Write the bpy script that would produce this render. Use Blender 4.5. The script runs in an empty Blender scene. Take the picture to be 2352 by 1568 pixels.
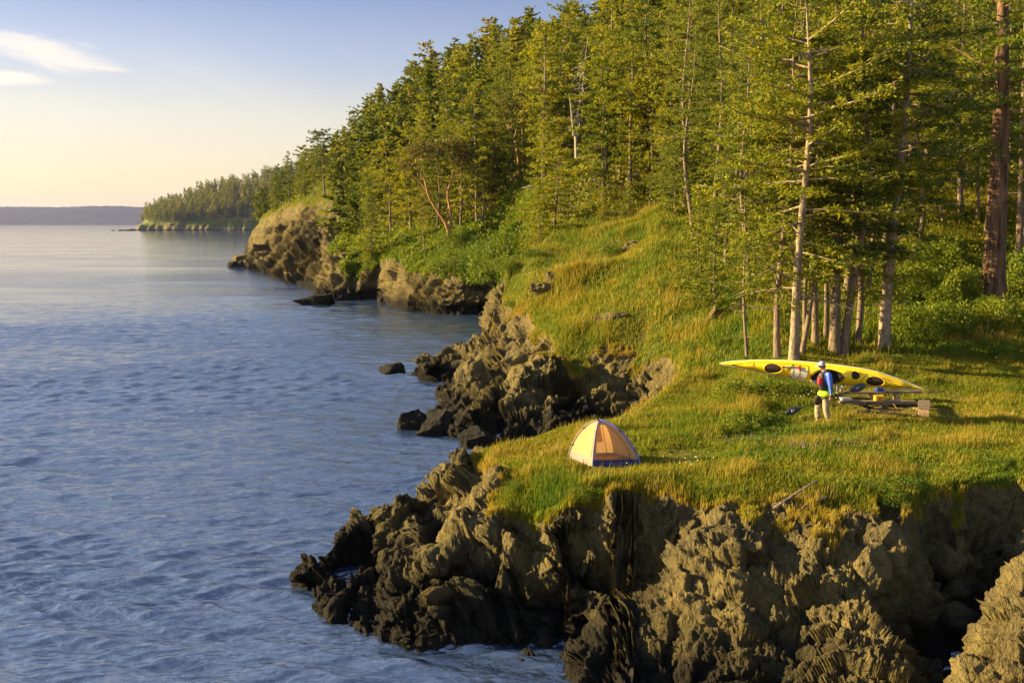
import bpy, bmesh, math, random
import numpy as np
from mathutils import Vector, Matrix, geometry
random.seed(7); RNG = np.random.default_rng(11)
C = bpy.context.scene.collection
SC = bpy.context.scene
R = math.radians

# ---------------------------------------------------------------- camera
CAM_H = 8.6; PITCH = R(6.76); FPX = 995.6
cam = bpy.data.objects.new("camera", bpy.data.cameras.new("camera")); C.objects.link(cam)
cam.location = (0, 0, CAM_H); cam.rotation_euler = (R(90) - PITCH, 0, 0)
cam.data.sensor_width = 36.0; cam.data.lens = 36.0 * FPX / 1024
cam.data.clip_start = 0.5; cam.data.clip_end = 30000
SC.camera = cam

# ---------------------------------------------------------------- sky and sun
SUN_EL, SUN_AZ = R(17), R(-82)          # azimuth from +Y, negative = left of the view
sd = Vector((math.sin(SUN_AZ) * math.cos(SUN_EL), math.cos(SUN_AZ) * math.cos(SUN_EL), math.sin(SUN_EL)))
sl = bpy.data.lights.new("sun", 'SUN'); sl.energy = 5.0; sl.angle = R(0.6); sl.color = (1.0, 0.75, 0.36)
so = bpy.data.objects.new("sun", sl); C.objects.link(so)
so.rotation_euler = (-sd).to_track_quat('-Z', 'Y').to_euler(); so.location = (-60, 0, 60)
SC.view_settings.view_transform = 'Standard'; SC.view_settings.look = 'None'
SC.view_settings.gamma = 1; SC.view_settings.exposure = 1.64

def sock(nt, a, b): nt.links.new(a, b)
def ramp(nt, fac, stops, interp='LINEAR'):
    n = nt.nodes.new('ShaderNodeValToRGB'); n.color_ramp.interpolation = interp
    el = n.color_ramp.elements
    while len(el) < len(stops): el.new(0.5)
    for e, (p, c) in zip(el, stops): e.position = p; e.color = (*c, 1) if len(c) == 3 else c
    if fac is not None: nt.links.new(fac, n.inputs[0])
    return n.outputs[0]
def mixc(nt, fac, a, b, mode='MIX'):
    n = nt.nodes.new('ShaderNodeMix'); n.data_type = 'RGBA'; n.blend_type = mode; n.clamp_factor = True
    for i, v in ((0, fac), (6, a), (7, b)):
        if hasattr(v, 'links'): nt.links.new(v, n.inputs[i])
        elif isinstance(v, (int, float)): n.inputs[i].default_value = v
        else: n.inputs[i].default_value = (*v, 1)
    return n.outputs[2]
def math_(nt, op, a, b=0.0, c=None, clamp=False):
    n = nt.nodes.new('ShaderNodeMath'); n.operation = op; n.use_clamp = clamp
    for i, v in ((0, a), (1, b), (2, c)):
        if v is None: continue
        if hasattr(v, 'links'): nt.links.new(v, n.inputs[i])
        else: n.inputs[i].default_value = v
    return n.outputs[0]
def noise_(nt, vec, scale, detail=4, rough=0.55, dist=0.0, dim='3D'):
    n = nt.nodes.new('ShaderNodeTexNoise'); n.noise_dimensions = dim
    n.inputs['Scale'].default_value = scale; n.inputs['Detail'].default_value = detail
    n.inputs['Roughness'].default_value = rough; n.inputs['Distortion'].default_value = dist
    if vec is not None: nt.links.new(vec, n.inputs['Vector'])
    return n.outputs['Fac']
def mapping(nt, vec, scale=(1, 1, 1), rot=(0, 0, 0), loc=(0, 0, 0)):
    n = nt.nodes.new('ShaderNodeMapping')
    n.inputs['Scale'].default_value = scale; n.inputs['Rotation'].default_value = rot; n.inputs['Location'].default_value = loc
    nt.links.new(vec, n.inputs['Vector']); return n.outputs[0]

w = bpy.data.worlds.new("World"); SC.world = w; w.use_nodes = True
nt = w.node_tree; bg = nt.nodes['Background']; bg.inputs['Strength'].default_value = 0.050
sky = nt.nodes.new('ShaderNodeTexSky'); sky.sky_type = 'NISHITA'; sky.sun_disc = False
sky.sun_elevation = SUN_EL; sky.sun_rotation = SUN_AZ; sky.dust_density = 1.5; sky.air_density = 1.0; sky.ozone_density = 2.0
tc = nt.nodes.new('ShaderNodeTexCoord'); sep = nt.nodes.new('ShaderNodeSeparateXYZ')
sock(nt, tc.outputs['Generated'], sep.inputs[0])
# clear evening sky: cream band low, periwinkle above (values are radiance / strength)
grad = ramp(nt, sep.outputs[2], [(0.0, (7.6, 5.8, 3.2)), (0.045, (7.4, 6.0, 3.7)), (0.10, (5.9, 5.5, 4.7)),
                                 (0.155, (3.4, 3.9, 5.2)), (0.235, (1.5, 2.1, 4.1)), (0.36, (4.0, 4.8, 7.1)), (0.62, (2.3, 3.0, 4.8)), (1.0, (0.9, 1.25, 2.3))])
side = math_(nt, 'MULTIPLY_ADD', sep.outputs[0], -0.45, 0.93)      # brighter towards the sun on the left
grad2 = nt.nodes.new('ShaderNodeVectorMath'); grad2.operation = 'SCALE'
sock(nt, grad, grad2.inputs[0]); sock(nt, side, grad2.inputs['Scale'])
base = mixc(nt, 0.25, grad2.outputs[0], sky.outputs[0])
# thin cirrus: plane-projected coordinates
zc = math_(nt, 'MAXIMUM', sep.outputs[2], 0.02)
px_ = math_(nt, 'DIVIDE', sep.outputs[0], zc); py_ = math_(nt, 'DIVIDE', sep.outputs[1], zc)
cmb = nt.nodes.new('ShaderNodeCombineXYZ'); sock(nt, px_, cmb.inputs[0]); sock(nt, py_, cmb.inputs[1])
streak = noise_(nt, mapping(nt, cmb.outputs[0], (0.30, 0.10, 1), (0, 0, 0.35)), 1.0, 6, 0.6, 0.6)
veil = ramp(nt, streak, [(0.42, (0, 0, 0)), (0.75, (1, 1, 1))])
band = ramp(nt, sep.outputs[2], [(0.03, (0, 0, 0)), (0.09, (1, 1, 1)), (0.15, (0.8, 0.8, 0.8)), (0.2, (0, 0, 0))])
veilf = math_(nt, 'MULTIPLY', math_(nt, 'MULTIPLY', veil, band), 0.30)
sky1 = mixc(nt, veilf, base, (7.6, 6.7, 5.2))
# the one distinct wisp, a direction in the sky (azimuth, elevation) with a ragged edge
azn = math_(nt, 'ARCTAN2', sep.outputs[0], sep.outputs[1])
eln = math_(nt, 'ARCSINE', sep.outputs[2])
def wisp(a0, e0, wa, we, tilt, seed, fine):
    da = math_(nt, 'SUBTRACT', azn, a0)
    de = math_(nt, 'SUBTRACT', math_(nt, 'SUBTRACT', eln, e0), math_(nt, 'MULTIPLY', da, tilt))
    cv = nt.nodes.new('ShaderNodeCombineXYZ'); sock(nt, da, cv.inputs[0]); sock(nt, de, cv.inputs[1]); cv.inputs[2].default_value = seed
    n = noise_(nt, mapping(nt, cv.outputs[0], (14, 60, 1), (0, 0, -0.12)), 1.0, 6, 0.62, 0.9)
    q = math_(nt, 'ADD', math_(nt, 'POWER', math_(nt, 'ABSOLUTE', math_(nt, 'DIVIDE', da, wa)), 2.0),
              math_(nt, 'POWER', math_(nt, 'ABSOLUTE', math_(nt, 'DIVIDE', de, we)), 2.0))
    v = math_(nt, 'SUBTRACT', math_(nt, 'ADD', math_(nt, 'MULTIPLY', n, 1.7), 0.12), q)
    return ramp(nt, v, [(0.25, (0, 0, 0)), (0.95, (1, 1, 1))], 'EASE')
w1 = wisp(-0.440, 0.151, 0.105, 0.019, -0.13, 1.0, 1)
w2 = wisp(-0.475, 0.126, 0.065, 0.010, 0.0, 4.0, 1)
wsum = math_(nt, 'MULTIPLY', math_(nt, 'MAXIMUM', w1, w2), 0.68, clamp=True)
sky2 = mixc(nt, wsum, sky1, (7.9, 7.1, 5.9))
sock(nt, sky2, bg.inputs['Color'])
SC.cycles.max_bounces = 6; SC.cycles.transparent_max_bounces = 12; SC.cycles.diffuse_bounces = 3
SC.cycles.glossy_bounces = 3; SC.cycles.transmission_bounces = 3; SC.cycles.volume_bounces = 0
SC.cycles.caustics_reflective = False; SC.cycles.caustics_refractive = False
SC.cycles.use_adaptive_sampling = True; SC.cycles.adaptive_threshold = 0.02

# ---------------------------------------------------------------- helpers
def tag(o, label=None, cat=None, group=None, kind=None):
    if label: o['label'] = label
    if cat: o['category'] = cat
    if group: o['group'] = group
    if kind: o['kind'] = kind
    return o
def mesh_np(name, V, quads=None, tris=None, attrs=None, mat=None, smooth=False):
    V = np.asarray(V, np.float32).reshape(-1, 3)
    q = np.asarray(quads, np.int32).reshape(-1, 4) if quads is not None else np.zeros((0, 4), np.int32)
    t = np.asarray(tris, np.int32).reshape(-1, 3) if tris is not None else np.zeros((0, 3), np.int32)
    me = bpy.data.meshes.new(name)
    me.vertices.add(len(V)); me.vertices.foreach_set('co', V.ravel())
    me.loops.add(q.size + t.size); me.loops.foreach_set('vertex_index', np.concatenate([q.ravel(), t.ravel()]))
    me.polygons.add(len(q) + len(t))
    ls = np.concatenate([np.arange(len(q)) * 4, q.size + np.arange(len(t)) * 3]).astype(np.int32)
    me.polygons.foreach_set('loop_start', ls)
    if smooth: me.polygons.foreach_set('use_smooth', np.ones(len(q) + len(t), bool))
    me.update(calc_edges=True)
    for k, a in (attrs or {}).items():
        at = me.attributes.new(k, 'FLOAT', 'POINT'); at.data.foreach_set('value', np.asarray(a, np.float32))
    for m in (mat if isinstance(mat, (list, tuple)) else [mat]):
        if m: me.materials.append(m)
    return me
def link(name, me, parent=None, loc=None):
    o = bpy.data.objects.new(name, me); C.objects.link(o)
    if parent: o.parent = parent
    if loc is not None: o.location = loc
    return o
def empty(name, loc, rz=0):
    o = bpy.data.objects.new(name, None); C.objects.link(o); o.location = loc; o.rotation_euler = (0, 0, rz)
    o.empty_display_size = 0.3; return o
def copy_tree(root):
    r = root.copy(); C.objects.link(r)
    for ch in root.children:
        c = ch.copy(); C.objects.link(c); c.parent = r
        for g in ch.children:
            d = g.copy(); C.objects.link(d); d.parent = c
    return r

# numpy gradient noise
_p = np.random.default_rng(3).permutation(256); PERM = np.concatenate([_p, _p, _p]).astype(np.int32)
_g = np.random.default_rng(5).normal(size=(256, 3)); GR = (_g / np.linalg.norm(_g, axis=1)[:, None]).astype(np.float32)
def perlin(P, s=1.0, off=0.0):
    P = P.astype(np.float32) * s + off
    i = np.floor(P).astype(np.int32); f = P - i; i &= 255
    u = f * f * f * (f * (f * 6 - 15) + 10)
    out = 0
    for dx in (0, 1):
        for dy in (0, 1):
            for dz in (0, 1):
                h = PERM[PERM[PERM[(i[:, 0] + dx) & 255] + ((i[:, 1] + dy) & 255)] + ((i[:, 2] + dz) & 255)]
                g = GR[h]
                d = g[:, 0] * (f[:, 0] - dx) + g[:, 1] * (f[:, 1] - dy) + g[:, 2] * (f[:, 2] - dz)
                wx = u[:, 0] if dx else 1 - u[:, 0]; wy = u[:, 1] if dy else 1 - u[:, 1]; wz = u[:, 2] if dz else 1 - u[:, 2]
                out = out + d * wx * wy * wz
    return out * 1.4
def fbm(P, s, octv=4, gain=0.5, off=0.0):
    o = 0; a = 1
    for k in range(octv): o = o + a * perlin(P, s * 2.03 ** k, off + 17.3 * k); a *= gain
    return o
def ridged(P, s, octv=4, gain=0.5, off=0.0):
    o = 0; a = 1
    for k in range(octv): o = o + a * (1 - 2 * np.abs(perlin(P, s * 2.03 ** k, off + 9.1 * k))); a *= gain
    return o
def hash1(n, k=0): return GR[PERM[(n + k) & 255], 0] * 1.0
def worley(P, s, off=0.0):
    """nearest cell's random offset vector and the F2-F1 gap"""
    P = P.astype(np.float32) * s + off
    i = np.floor(P).astype(np.int32); f = P - i
    d1 = np.full(len(P), 9., np.float32); d2 = d1.copy(); val = np.zeros((len(P), 3), np.float32); cen = np.zeros((len(P), 3), np.float32)
    for dx in (-1, 0, 1):
        for dy in (-1, 0, 1):
            for dz in (-1, 0, 1):
                h = PERM[PERM[PERM[(i[:, 0] + dx) & 255] + ((i[:, 1] + dy) & 255)] + ((i[:, 2] + dz) & 255)]
                g = GR[h] * 0.45 + 0.5
                v = g + np.array([dx, dy, dz], np.float32) - f
                d = np.sqrt((v * v).sum(1))
                m = d < d1
                d2 = np.where(m, d1, np.minimum(d2, d)); d1 = np.where(m, d, d1)
                val[m] = GR[(h[m] + 77) & 255]; cen[m] = v[m]
    return val, d2 - d1, cen
def sstep(x, a, b):
    t = np.clip((x - a) / (b - a), 0, 1); return t * t * (3 - 2 * t)

# photo pixel (2352 px wide frame) -> world
def ray(px, py):
    a = (px * 0.43537 - 512) / FPX; b = (py * 0.43537 - 341.3) / FPX
    cp, sp = math.cos(PITCH), math.sin(PITCH)
    return a, cp - b * sp, -sp - b * cp
def PR(px, py, r):
    dx, dy, dz = ray(px, py); t = r / dy; return (dx * t, r, CAM_H + dz * t)
def PZ(px, py, z):
    dx, dy, dz = ray(px, py); t = (z - CAM_H) / dz; return (dx * t, dy * t, z)
def PW(px, y, z): return ((px * 0.43537 - 512) / FPX * y * 1.0, y, z)
# ---------------------------------------------------------------- coast terrain: survey points and breaklines
PTS = []; EDG = []
def add(p, g=0., f=0.):
    PTS.append((*p, g, f)); return len(PTS) - 1
def line(lst, closed=False):
    ids = [add(p, g, f) for (p, g, f) in lst]
    EDG.extend(zip(ids[:-1], ids[1:]))
    if closed: EDG.append((ids[-1], ids[0]))
    return ids
def Z_(l, g=0., f=0.): return [(PZ(*t), g, f) for t in l]
def R_(l, g=0., f=0.): return [(PR(*t), g, f) for t in l]
def W_(l, g=0., f=0.): return [(PW(*t), g, f) for t in l]
SHORE = [(1290, 2300), (1330, 1800), (1345, 1590), (1335, 1515), (1250, 1513), (1165, 1537), (1205, 1498), (1190, 1470), (1110, 1480),
         (1010, 1483), (940, 1477), (860, 1466), (800, 1441), (745, 1410), (700, 1372), (668, 1338), (672, 1325), (700, 1320),
         (760, 1290), (810, 1250), (870, 1225), (930, 1220), (990, 1190), (1060, 1150), (1130, 1120), (1220, 1110), (1320, 1090),
         (1400, 1070), (1440, 1050), (1420, 1022), (1300, 1015), (1200, 1025), (1120, 1032), (1085, 1022), (1060, 1010),
         (1010, 1003), (965, 1000), (950, 985), (985, 960), (1022, 925), (1010, 912), (1012, 885), (965, 868), (922, 862),
         (960, 853), (1050, 845), (1110, 830), (1150, 800), (1172, 760), (1165, 735), (1115, 722), (1056, 722), (990, 718),
         (935, 712), (888, 694), (870, 685), (800, 686), (758, 697), (704, 697), (712, 680), (735, 668), (682, 650), (644, 643),
         (596, 621), (571, 613), (588, 598), (575, 584), (579, 572), (600, 562)]
shore_xy = [PZ(x, y, 0.0) for x, y in SHORE]
line([(p, 0, 0) for p in shore_xy])
# near point: dark outer ridge, bright ridge, valley, wall
line(Z_([(690, 1292, .5), (745, 1263, .7), (790, 1218, .9), (820, 1193, 1.1), (860, 1173, 1.2), (930, 1166, 1.3), (985, 1136, 1.5), (1060, 1083, 1.9), (1078, 1047, 2.4)]))
line(Z_([(915, 1395, .65), (960, 1332, 1.0), (1010, 1282, 1.4), (1060, 1232, 1.6), (1100, 1182, 1.95), (1130, 1142, 2.2), (1148, 1105, 2.5)]))
for q in Z_([(800, 1330, .4), (870, 1335, .45), (930, 1272, .7), (990, 1222, 1.0), (1050, 1162, 1.4), (760, 1350, .35), (850, 1400, .25), (905, 1445, .25), (1000, 1445, .35), (1000, 1400, .7)]): add(*q)
for q in R_([(1010, 1380, 20.6), (1100, 1380, 20.2), (1100, 1260, 21.0), (1190, 1300, 20.6), (1190, 1400, 20.1), (1150, 1220, 21.2)]): add(*q)
EDGE1 = [(1150, 1165, 2.25), (1220, 1168, 2.3), (1290, 1158, 2.55), (1330, 1122, 2.8), (1400, 1108, 2.9), (1500, 1112, 2.9), (1600, 1132, 2.85), (1650, 1142, 2.8),
         (1690, 1108, 2.95), (1800, 1102, 3.0), (1900, 1112, 3.0), (2000, 1132, 2.95), (2100, 1128, 2.95), (2200, 1108, 3.0), (2352, 1102, 3.0), (2700, 1100, 3.1)]
line(Z_(EDGE1, .75))
for q in R_([(1250, 1300, 20.4), (1330, 1300, 20.3), (1450, 1300, 20.2), (1550, 1270, 20.2), (1620, 1220, 20.3), (1250, 1430, 19.95), (1330, 1440, 19.8), (1400, 1420, 19.8), (1470, 1360, 19.9),
             (1560, 1290, 20.0), (1300, 1220, 20.6), (1420, 1190, 20.9), (1540, 1190, 20.6)]): add(*q)
# tilted slab right of the gully
line(R_([(1352, 1505, 18.3), (1400, 1462, 18.4), (1450, 1427, 18.6), (1520, 1367, 18.9), (1600, 1267, 19.3), (1652, 1180, 20.0)]))
for q in R_([(1450, 1545, 17.3), (1600, 1540, 16.8), (1600, 1450, 17.5), (1700, 1300, 18.4), (1600, 1350, 18.4), (1500, 1480, 17.9), (1800, 1350, 17.9), (1800, 1480, 16.9),
             (1950, 1350, 17.3), (1950, 1500, 15.9), (2050, 1270, 18.7), (2000, 1420, 16.7), (2050, 1190, 20.1),
             (2150, 1350, 20.4), (2200, 1450, 19.6), (2120, 1520, 18.4), (2180, 1600, 17.6), (2250, 1300, 20.9), (2352, 1200, 21.0), (2150, 1225, 20.8), (2300, 1400, 20.4), (2500, 1250, 20.9)]): add(*q)
for q in R_([(1750, 1180, 20.0), (1850, 1190, 19.9), (1930, 1200, 19.9), (1740, 1225, 19.4), (1840, 1225, 19.2)], .32): add(*q)
for q in Z_([(1500, 1800, -.2), (1800, 1800, .3), (2000, 1800, .3), (1700, 1640, .5), (1500, 2300, .1), (1800, 2300, .3)]): add(*q)
line(R_([(2420, 1235, 14.6), (2352, 1275, 14.3), (2330, 1335, 14.0), (2270, 1430, 13.5), (2242, 1482, 13.2), (2218, 1575, 12.6), (2205, 1700, 12.0)]))
for q in R_([(2352, 1450, 12.8), (2352, 1568, 12.0), (2480, 1400, 12.6), (2700, 1300, 12.8), (2600, 1700, 11), (2300, 1700, 11.5), (2700, 1900, 10)]): add(*q)
for q in W_([(2190, 14.8, .9), (2250, 15.6, .8), (2330, 16.2, .9), (2450, 16.6, 1.0), (2700, 17.2, 1.2), (2150, 13.5, .4), (2120, 12, .2), (2900, 17.5, 1.5), (2100, 10, .1)]): add(*q)
# meadow
for q in Z_([(1200, 1090, 2.65), (1250, 1015, 2.7), (1185, 1038, 2.65), (1390, 1070, 2.85), (1330, 1010, 2.8), (1480, 1010, 2.85), (1650, 1010, 2.95), (1600, 950, 2.95), (1890, 965, 3.0), (1700, 960, 2.95),
             (2040, 940, 3.08), (2150, 965, 3.02), (2200, 1000, 3.0), (1550, 1060, 2.9), (1800, 1030, 3.0), (2000, 1040, 3.02), (2300, 1030, 3.05), (2150, 1060, 3.02), (1180, 1130, 2.4), (1250, 1100, 2.75)], 1): add(*q)
line(Z_([(1120, 1037, 2.55), (1180, 1022, 2.65), (1290, 987, 2.7), (1360, 977, 2.75), (1430, 960, 2.8), (1500, 924, 2.9), (1552, 882, 3.1)], .8))
for q in W_([(1290, 30.6, .9), (1200, 29.5, .6), (1430, 33.8, 1.2), (1500, 36.3, 1.3)]): add(*q)
for q in R_([(1750, 880, 32), (2300, 880, 33.5), (1950, 880, 32.5), (2120, 870, 33.5), (2352, 800, 37), (2700, 800, 38), (2700, 950, 31), (1640, 900, 33.5)], 1): add(*q)
# second point
line(Z_([(928, 858, .5), (1000, 810, 1.2), (1060, 782, 1.7), (1110, 757, 2.2), (1130, 722, 2.9), (1135, 692, 3.8), (1150, 652, 4.7)]))
line(Z_([(1150, 648, 4.8), (1165, 612, 5.8), (1200, 582, 6.6)], 1) + R_([(1280, 541, 73), (1400, 512, 78)], 1))
for q in W_([(1125, 64, 1.2), (1160, 68, 2.6), (1185, 74, 3.2), (1230, 82, 4.5), (1150, 85, 1.2), (1190, 90, 3.0)]): add(*q)
for q in Z_([(1000, 862, .5), (1080, 832, .9), (1150, 800, 1.4), (1045, 900, .9), (1060, 930, .6), (1130, 880, .9), (975, 975, .5), (1050, 985, .4), (1150, 1005, .4), (1250, 1000, .4)]): add(*q)
line(Z_([(1010, 965, .8), (1080, 935, 1.1), (1150, 895, 1.5), (1210, 850, 2.1), (1255, 805, 2.6)]))
line(Z_([(1060, 905, .9), (1120, 855, 1.5), (1180, 800, 2.4), (1215, 750, 3.1)]))
for q in Z_([(1120, 965, .6), (1190, 900, .9), (1250, 880, 1.2), (1190, 960, .8)]): add(*q)
EDGE2 = [(1165, 665, 4.4), (1190, 700, 4.0), (1240, 745, 3.5), (1285, 798, 2.9), (1340, 812, 2.75), (1400, 822, 2.7), (1470, 818, 2.8), (1540, 813, 3.1), (1575, 850, 3.2)]
line(Z_(EDGE2, .75))
for q in Z_([(1240, 985, .5), (1350, 955, .7), (1450, 915, 1.2), (1520, 885, 1.9), (1310, 900, 1.5), (1400, 880, 1.7)]): add(*q)
for q in R_([(1300, 700, 53.5), (1300, 620, 55.5), (1400, 600, 61), (1400, 700, 49.5), (1400, 765, 45.5), (1500, 700, 47), (1500, 600, 54), (1500, 530, 63), (1500, 770, 43.5),
             (1650, 650, 50), (1650, 750, 42), (1700, 830, 36.8), (1600, 560, 59), (1750, 700, 43), (1230, 640, 58.5), (1620, 830, 37.8)], 1): add(*q)
for q in R_([(1560, 450, 80), (1750, 560, 54), (1900, 480, 64), (1900, 600, 50), (2150, 560, 52), (2150, 480, 60), (2352, 560, 53), (2700, 600, 50), (2700, 480, 62)], 1, .8): add(*q)
for q in R_([(1820, 830, 34.8), (1920, 820, 36), (2040, 800, 37), (2280, 685, 43), (2100, 650, 45), (2352, 700, 43), (1930, 700, 42.5), (2200, 780, 38.5)], 1, 0): add(*q)
# wooded hill
for q in W_([(1280, 92, 10.5), (1350, 82, 9.5), (1400, 95, 14), (1500, 95, 17), (1800, 85, 17), (2200, 80, 17), (2700, 80, 18), (1280, 120, 17), (1500, 125, 24), (1900, 120, 28), (2352, 120, 32), (3000, 120, 34),
             (1080, 190, 30), (1270, 165, 30), (1500, 180, 37), (2000, 200, 50), (3000, 200, 55), (900, 230, 29), (980, 200, 26), (800, 240, 19), (1080, 270, 44), (1500, 300, 50), (2200, 350, 60), (3200, 400, 70), (800, 300, 22), (900, 400, 33), (700, 300, 15)], 1, 1): add(*q)
for q in R_([(1000, 400, 140), (850, 420, 175), (1100, 400, 132), (1000, 500, 122), (900, 500, 138), (1100, 480, 117), (820, 520, 152)], 1, .9): add(*q)
for q in R_([(1200, 500, 98), (1200, 440, 108), (1100, 560, 105), (1150, 545, 96), (1000, 565, 112)], 1, .15): add(*q)
# headland and cove wall
for q in R_([(690, 500, 205), (650, 512, 225), (620, 522, 245), (740, 500, 180)], .42): add(*q)
line(R_([(583, 527, 282), (600, 498, 272), (640, 480, 235), (700, 461, 205), (760, 456, 190), (800, 452, 182)], .7))
for q in R_([(680, 520, 195), (640, 545, 205), (700, 562, 170), (760, 540, 165), (610, 560, 230), (660, 600, 165), (740, 600, 150), (700, 625, 142), (735, 640, 128), (780, 612, 124), (600, 600, 210)], 0): add(*q)
for q in W_([(600, 330, 6), (640, 380, 12), ], .5, .8): add(*q)
line(Z_([(790, 612, 3.6), (812, 607, 4.0), (870, 603, 4.3), (915, 600, 4.4), (930, 612, 4.0), (990, 622, 3.9), (1060, 628, 3.8), (1130, 622, 3.9), (1160, 600, 4.6)], .6))
for q in R_([(870, 585, 116), (960, 590, 110), (1050, 590, 104), (830, 600, 120)], 1, .2): add(*q)
for q in Z_([(720, 672, 1.2), (760, 655, 2.0), (900, 655, 1.8), (880, 670, 1.0), (940, 680, 1.4), (1000, 690, 1.2), (1056, 700, 1.0)]): add(*q)
# sea bed
SEA = [(1000, 33, -2), (1150, 34.5, -2), (1280, 35.5, -1.6), (1380, 36.5, -1.4), (950, 70, -4), (1060, 75, -3), (1100, 82, -2), (900, 90, -4), (800, 100, -5), (1040, 92, -2),
       (700, 130, -5), (600, 150, -6), (520, 240, -6), (400, 430, -6), (560, 430, -5)]
for q in W_(SEA): add(*q)
for q in Z_([(1230, 1535, -.5), (1290, 1545, -.6), (1180, 1600, -1), (1000, 1600, -3), (1200, 2300, -2), (600, 1500, -4), (850, 1600, -3)]): add(*q)
for px in (-400, 0, 300):
    for y in (8, 14, 22, 32, 50, 90, 160, 300, 430): add(PW(px, y, -7))
for px in (600, 800):
    for y in (8, 12, 50): add(PW(px, y, -6))
for q in W_([(3600, 8, 1), (3600, 20, 3), (3600, 40, 5), (3600, 80, 18), (3600, 200, 55), (3600, 430, 70), (2000, 430, 65), (1200, 430, 45), (800, 430, 22), (600, 430, 4), (2400, 8, 1.5), (1700, 8, 0.2), (1300, 8, -.5)], 1, .6): add(*q)

P5 = np.array(PTS)
uv = np.stack([P5[:, 0] / P5[:, 1] * 2.0, np.log(P5[:, 1])], 1)
r_ = geometry.delaunay_2d_cdt([Vector(p) for p in uv.tolist()], EDG, [], 0, 1e-5)
tv = np.array([tuple(v) for v in r_[0]]); orig = r_[3]
att = np.zeros((len(tv), 3))
for i, o in enumerate(orig):
    if o: att[i] = P5[o[0], 2:5]
    else: att[i] = P5[np.argmin(((uv - tv[i]) ** 2).sum(1)), 2:5]
U0, U1, V0, V1 = -1.15, 1.45, math.log(8.2), math.log(425)     # in 2*x/y and log y
NU, NV = 1500, 1600
gu = np.linspace(U0, U1, NU); gv = np.linspace(V0, V1, NV)
G = np.full((NV, NU, 3), np.nan)
for f in r_[2]:
    a, b, c = tv[f[0]], tv[f[1]], tv[f[2]]
    i0, i1 = np.searchsorted(gu, [min(a[0], b[0], c[0]), max(a[0], b[0], c[0])]); j0, j1 = np.searchsorted(gv, [min(a[1], b[1], c[1]), max(a[1], b[1], c[1])])
    i0 = max(i0 - 1, 0); j0 = max(j0 - 1, 0); i1 = min(i1 + 1, NU); j1 = min(j1 + 1, NV)
    if i1 <= i0 or j1 <= j0: continue
    X, Y = np.meshgrid(gu[i0:i1], gv[j0:j1])
    den = (b[1] - c[1]) * (a[0] - c[0]) + (c[0] - b[0]) * (a[1] - c[1])
    if abs(den) < 1e-12: continue
    l1 = ((b[1] - c[1]) * (X - c[0]) + (c[0] - b[0]) * (Y - c[1])) / den
    l2 = ((c[1] - a[1]) * (X - c[0]) + (a[0] - c[0]) * (Y - c[1])) / den
    l3 = 1 - l1 - l2
    m = (l1 >= -1e-6) & (l2 >= -1e-6) & (l3 >= -1e-6)
    val = l1[..., None] * att[f[0]] + l2[..., None] * att[f[1]] + l3[..., None] * att[f[2]]
    G[j0:j1, i0:i1][m] = val[m]
G[np.isnan(G[..., 0])] = (-7, 0, 0)
# keep the sea outside the shoreline
poly = [(p[0] / p[1] * 2, math.log(p[1])) for p in shore_xy] + [(-.50, 8), (4, 8), (4, 0), (poly_x0 := shore_xy[0][0] / shore_xy[0][1] * 2, 0)]
inside = np.zeros((NV, NU), bool)
for j, y in enumerate(gv):
    xs = []
    for (xa, ya), (xb, yb) in zip(poly, poly[1:] + poly[:1]):
        if (ya > y) != (yb > y): xs.append(xa + (y - ya) / (yb - ya) * (xb - xa))
    xs.sort()
    for k in range(0, len(xs) - 1, 2): inside[j, (gu > xs[k]) & (gu < xs[k + 1])] = True
def blur(A, n):
    for _ in range(n):
        B = np.pad(A, 1, mode='edge'); A = (B[:-2, 1:-1] + B[2:, 1:-1] + 2 * A) / 4
        B = np.pad(A, 1, mode='edge'); A = (B[1:-1, :-2] + B[1:-1, 2:] + 2 * A) / 4
    return A
G[..., 0] = np.where(inside, np.maximum(G[..., 0], 0.0), np.minimum(G[..., 0], -0.5))
G[..., 0] = blur(G[..., 0], 7); G[..., 1] = blur(G[..., 1], 14); G[..., 2] = blur(G[..., 2], 20)
def samp(x, y, k=0):
    x = np.atleast_1d(np.asarray(x, float)); y = np.atleast_1d(np.asarray(y, float))
    a = np.clip((x / y * 2 - U0) / (U1 - U0) * (NU - 1), 0, NU - 1.001); b = np.clip((np.log(y) - V0) / (V1 - V0) * (NV - 1), 0, NV - 1.001)
    i = a.astype(int); j = b.astype(int); fa = a - i; fb = b - j; A = G[..., k]
    return A[j, i] * (1 - fa) * (1 - fb) + A[j, i + 1] * fa * (1 - fb) + A[j + 1, i] * (1 - fa) * fb + A[j + 1, i + 1] * fa * fb
def soil(x, y):
    P = np.stack([x, y, np.zeros_like(x)], 1)
    far = sstep(y, 30, 80)
    return 0.05 * perlin(P, 0.9) + 0.12 * perlin(P, 0.28, 5) + 0.02 * perlin(P, 3.1) + far * (0.5 * fbm(P, 0.12, 3))
def ground(x, y):
    x = np.atleast_1d(np.asarray(x, float)); y = np.atleast_1d(np.asarray(y, float))
    return samp(x, y) + soil(x, y)
def gz(x, y): return float(ground(x, y)[0])

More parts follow.
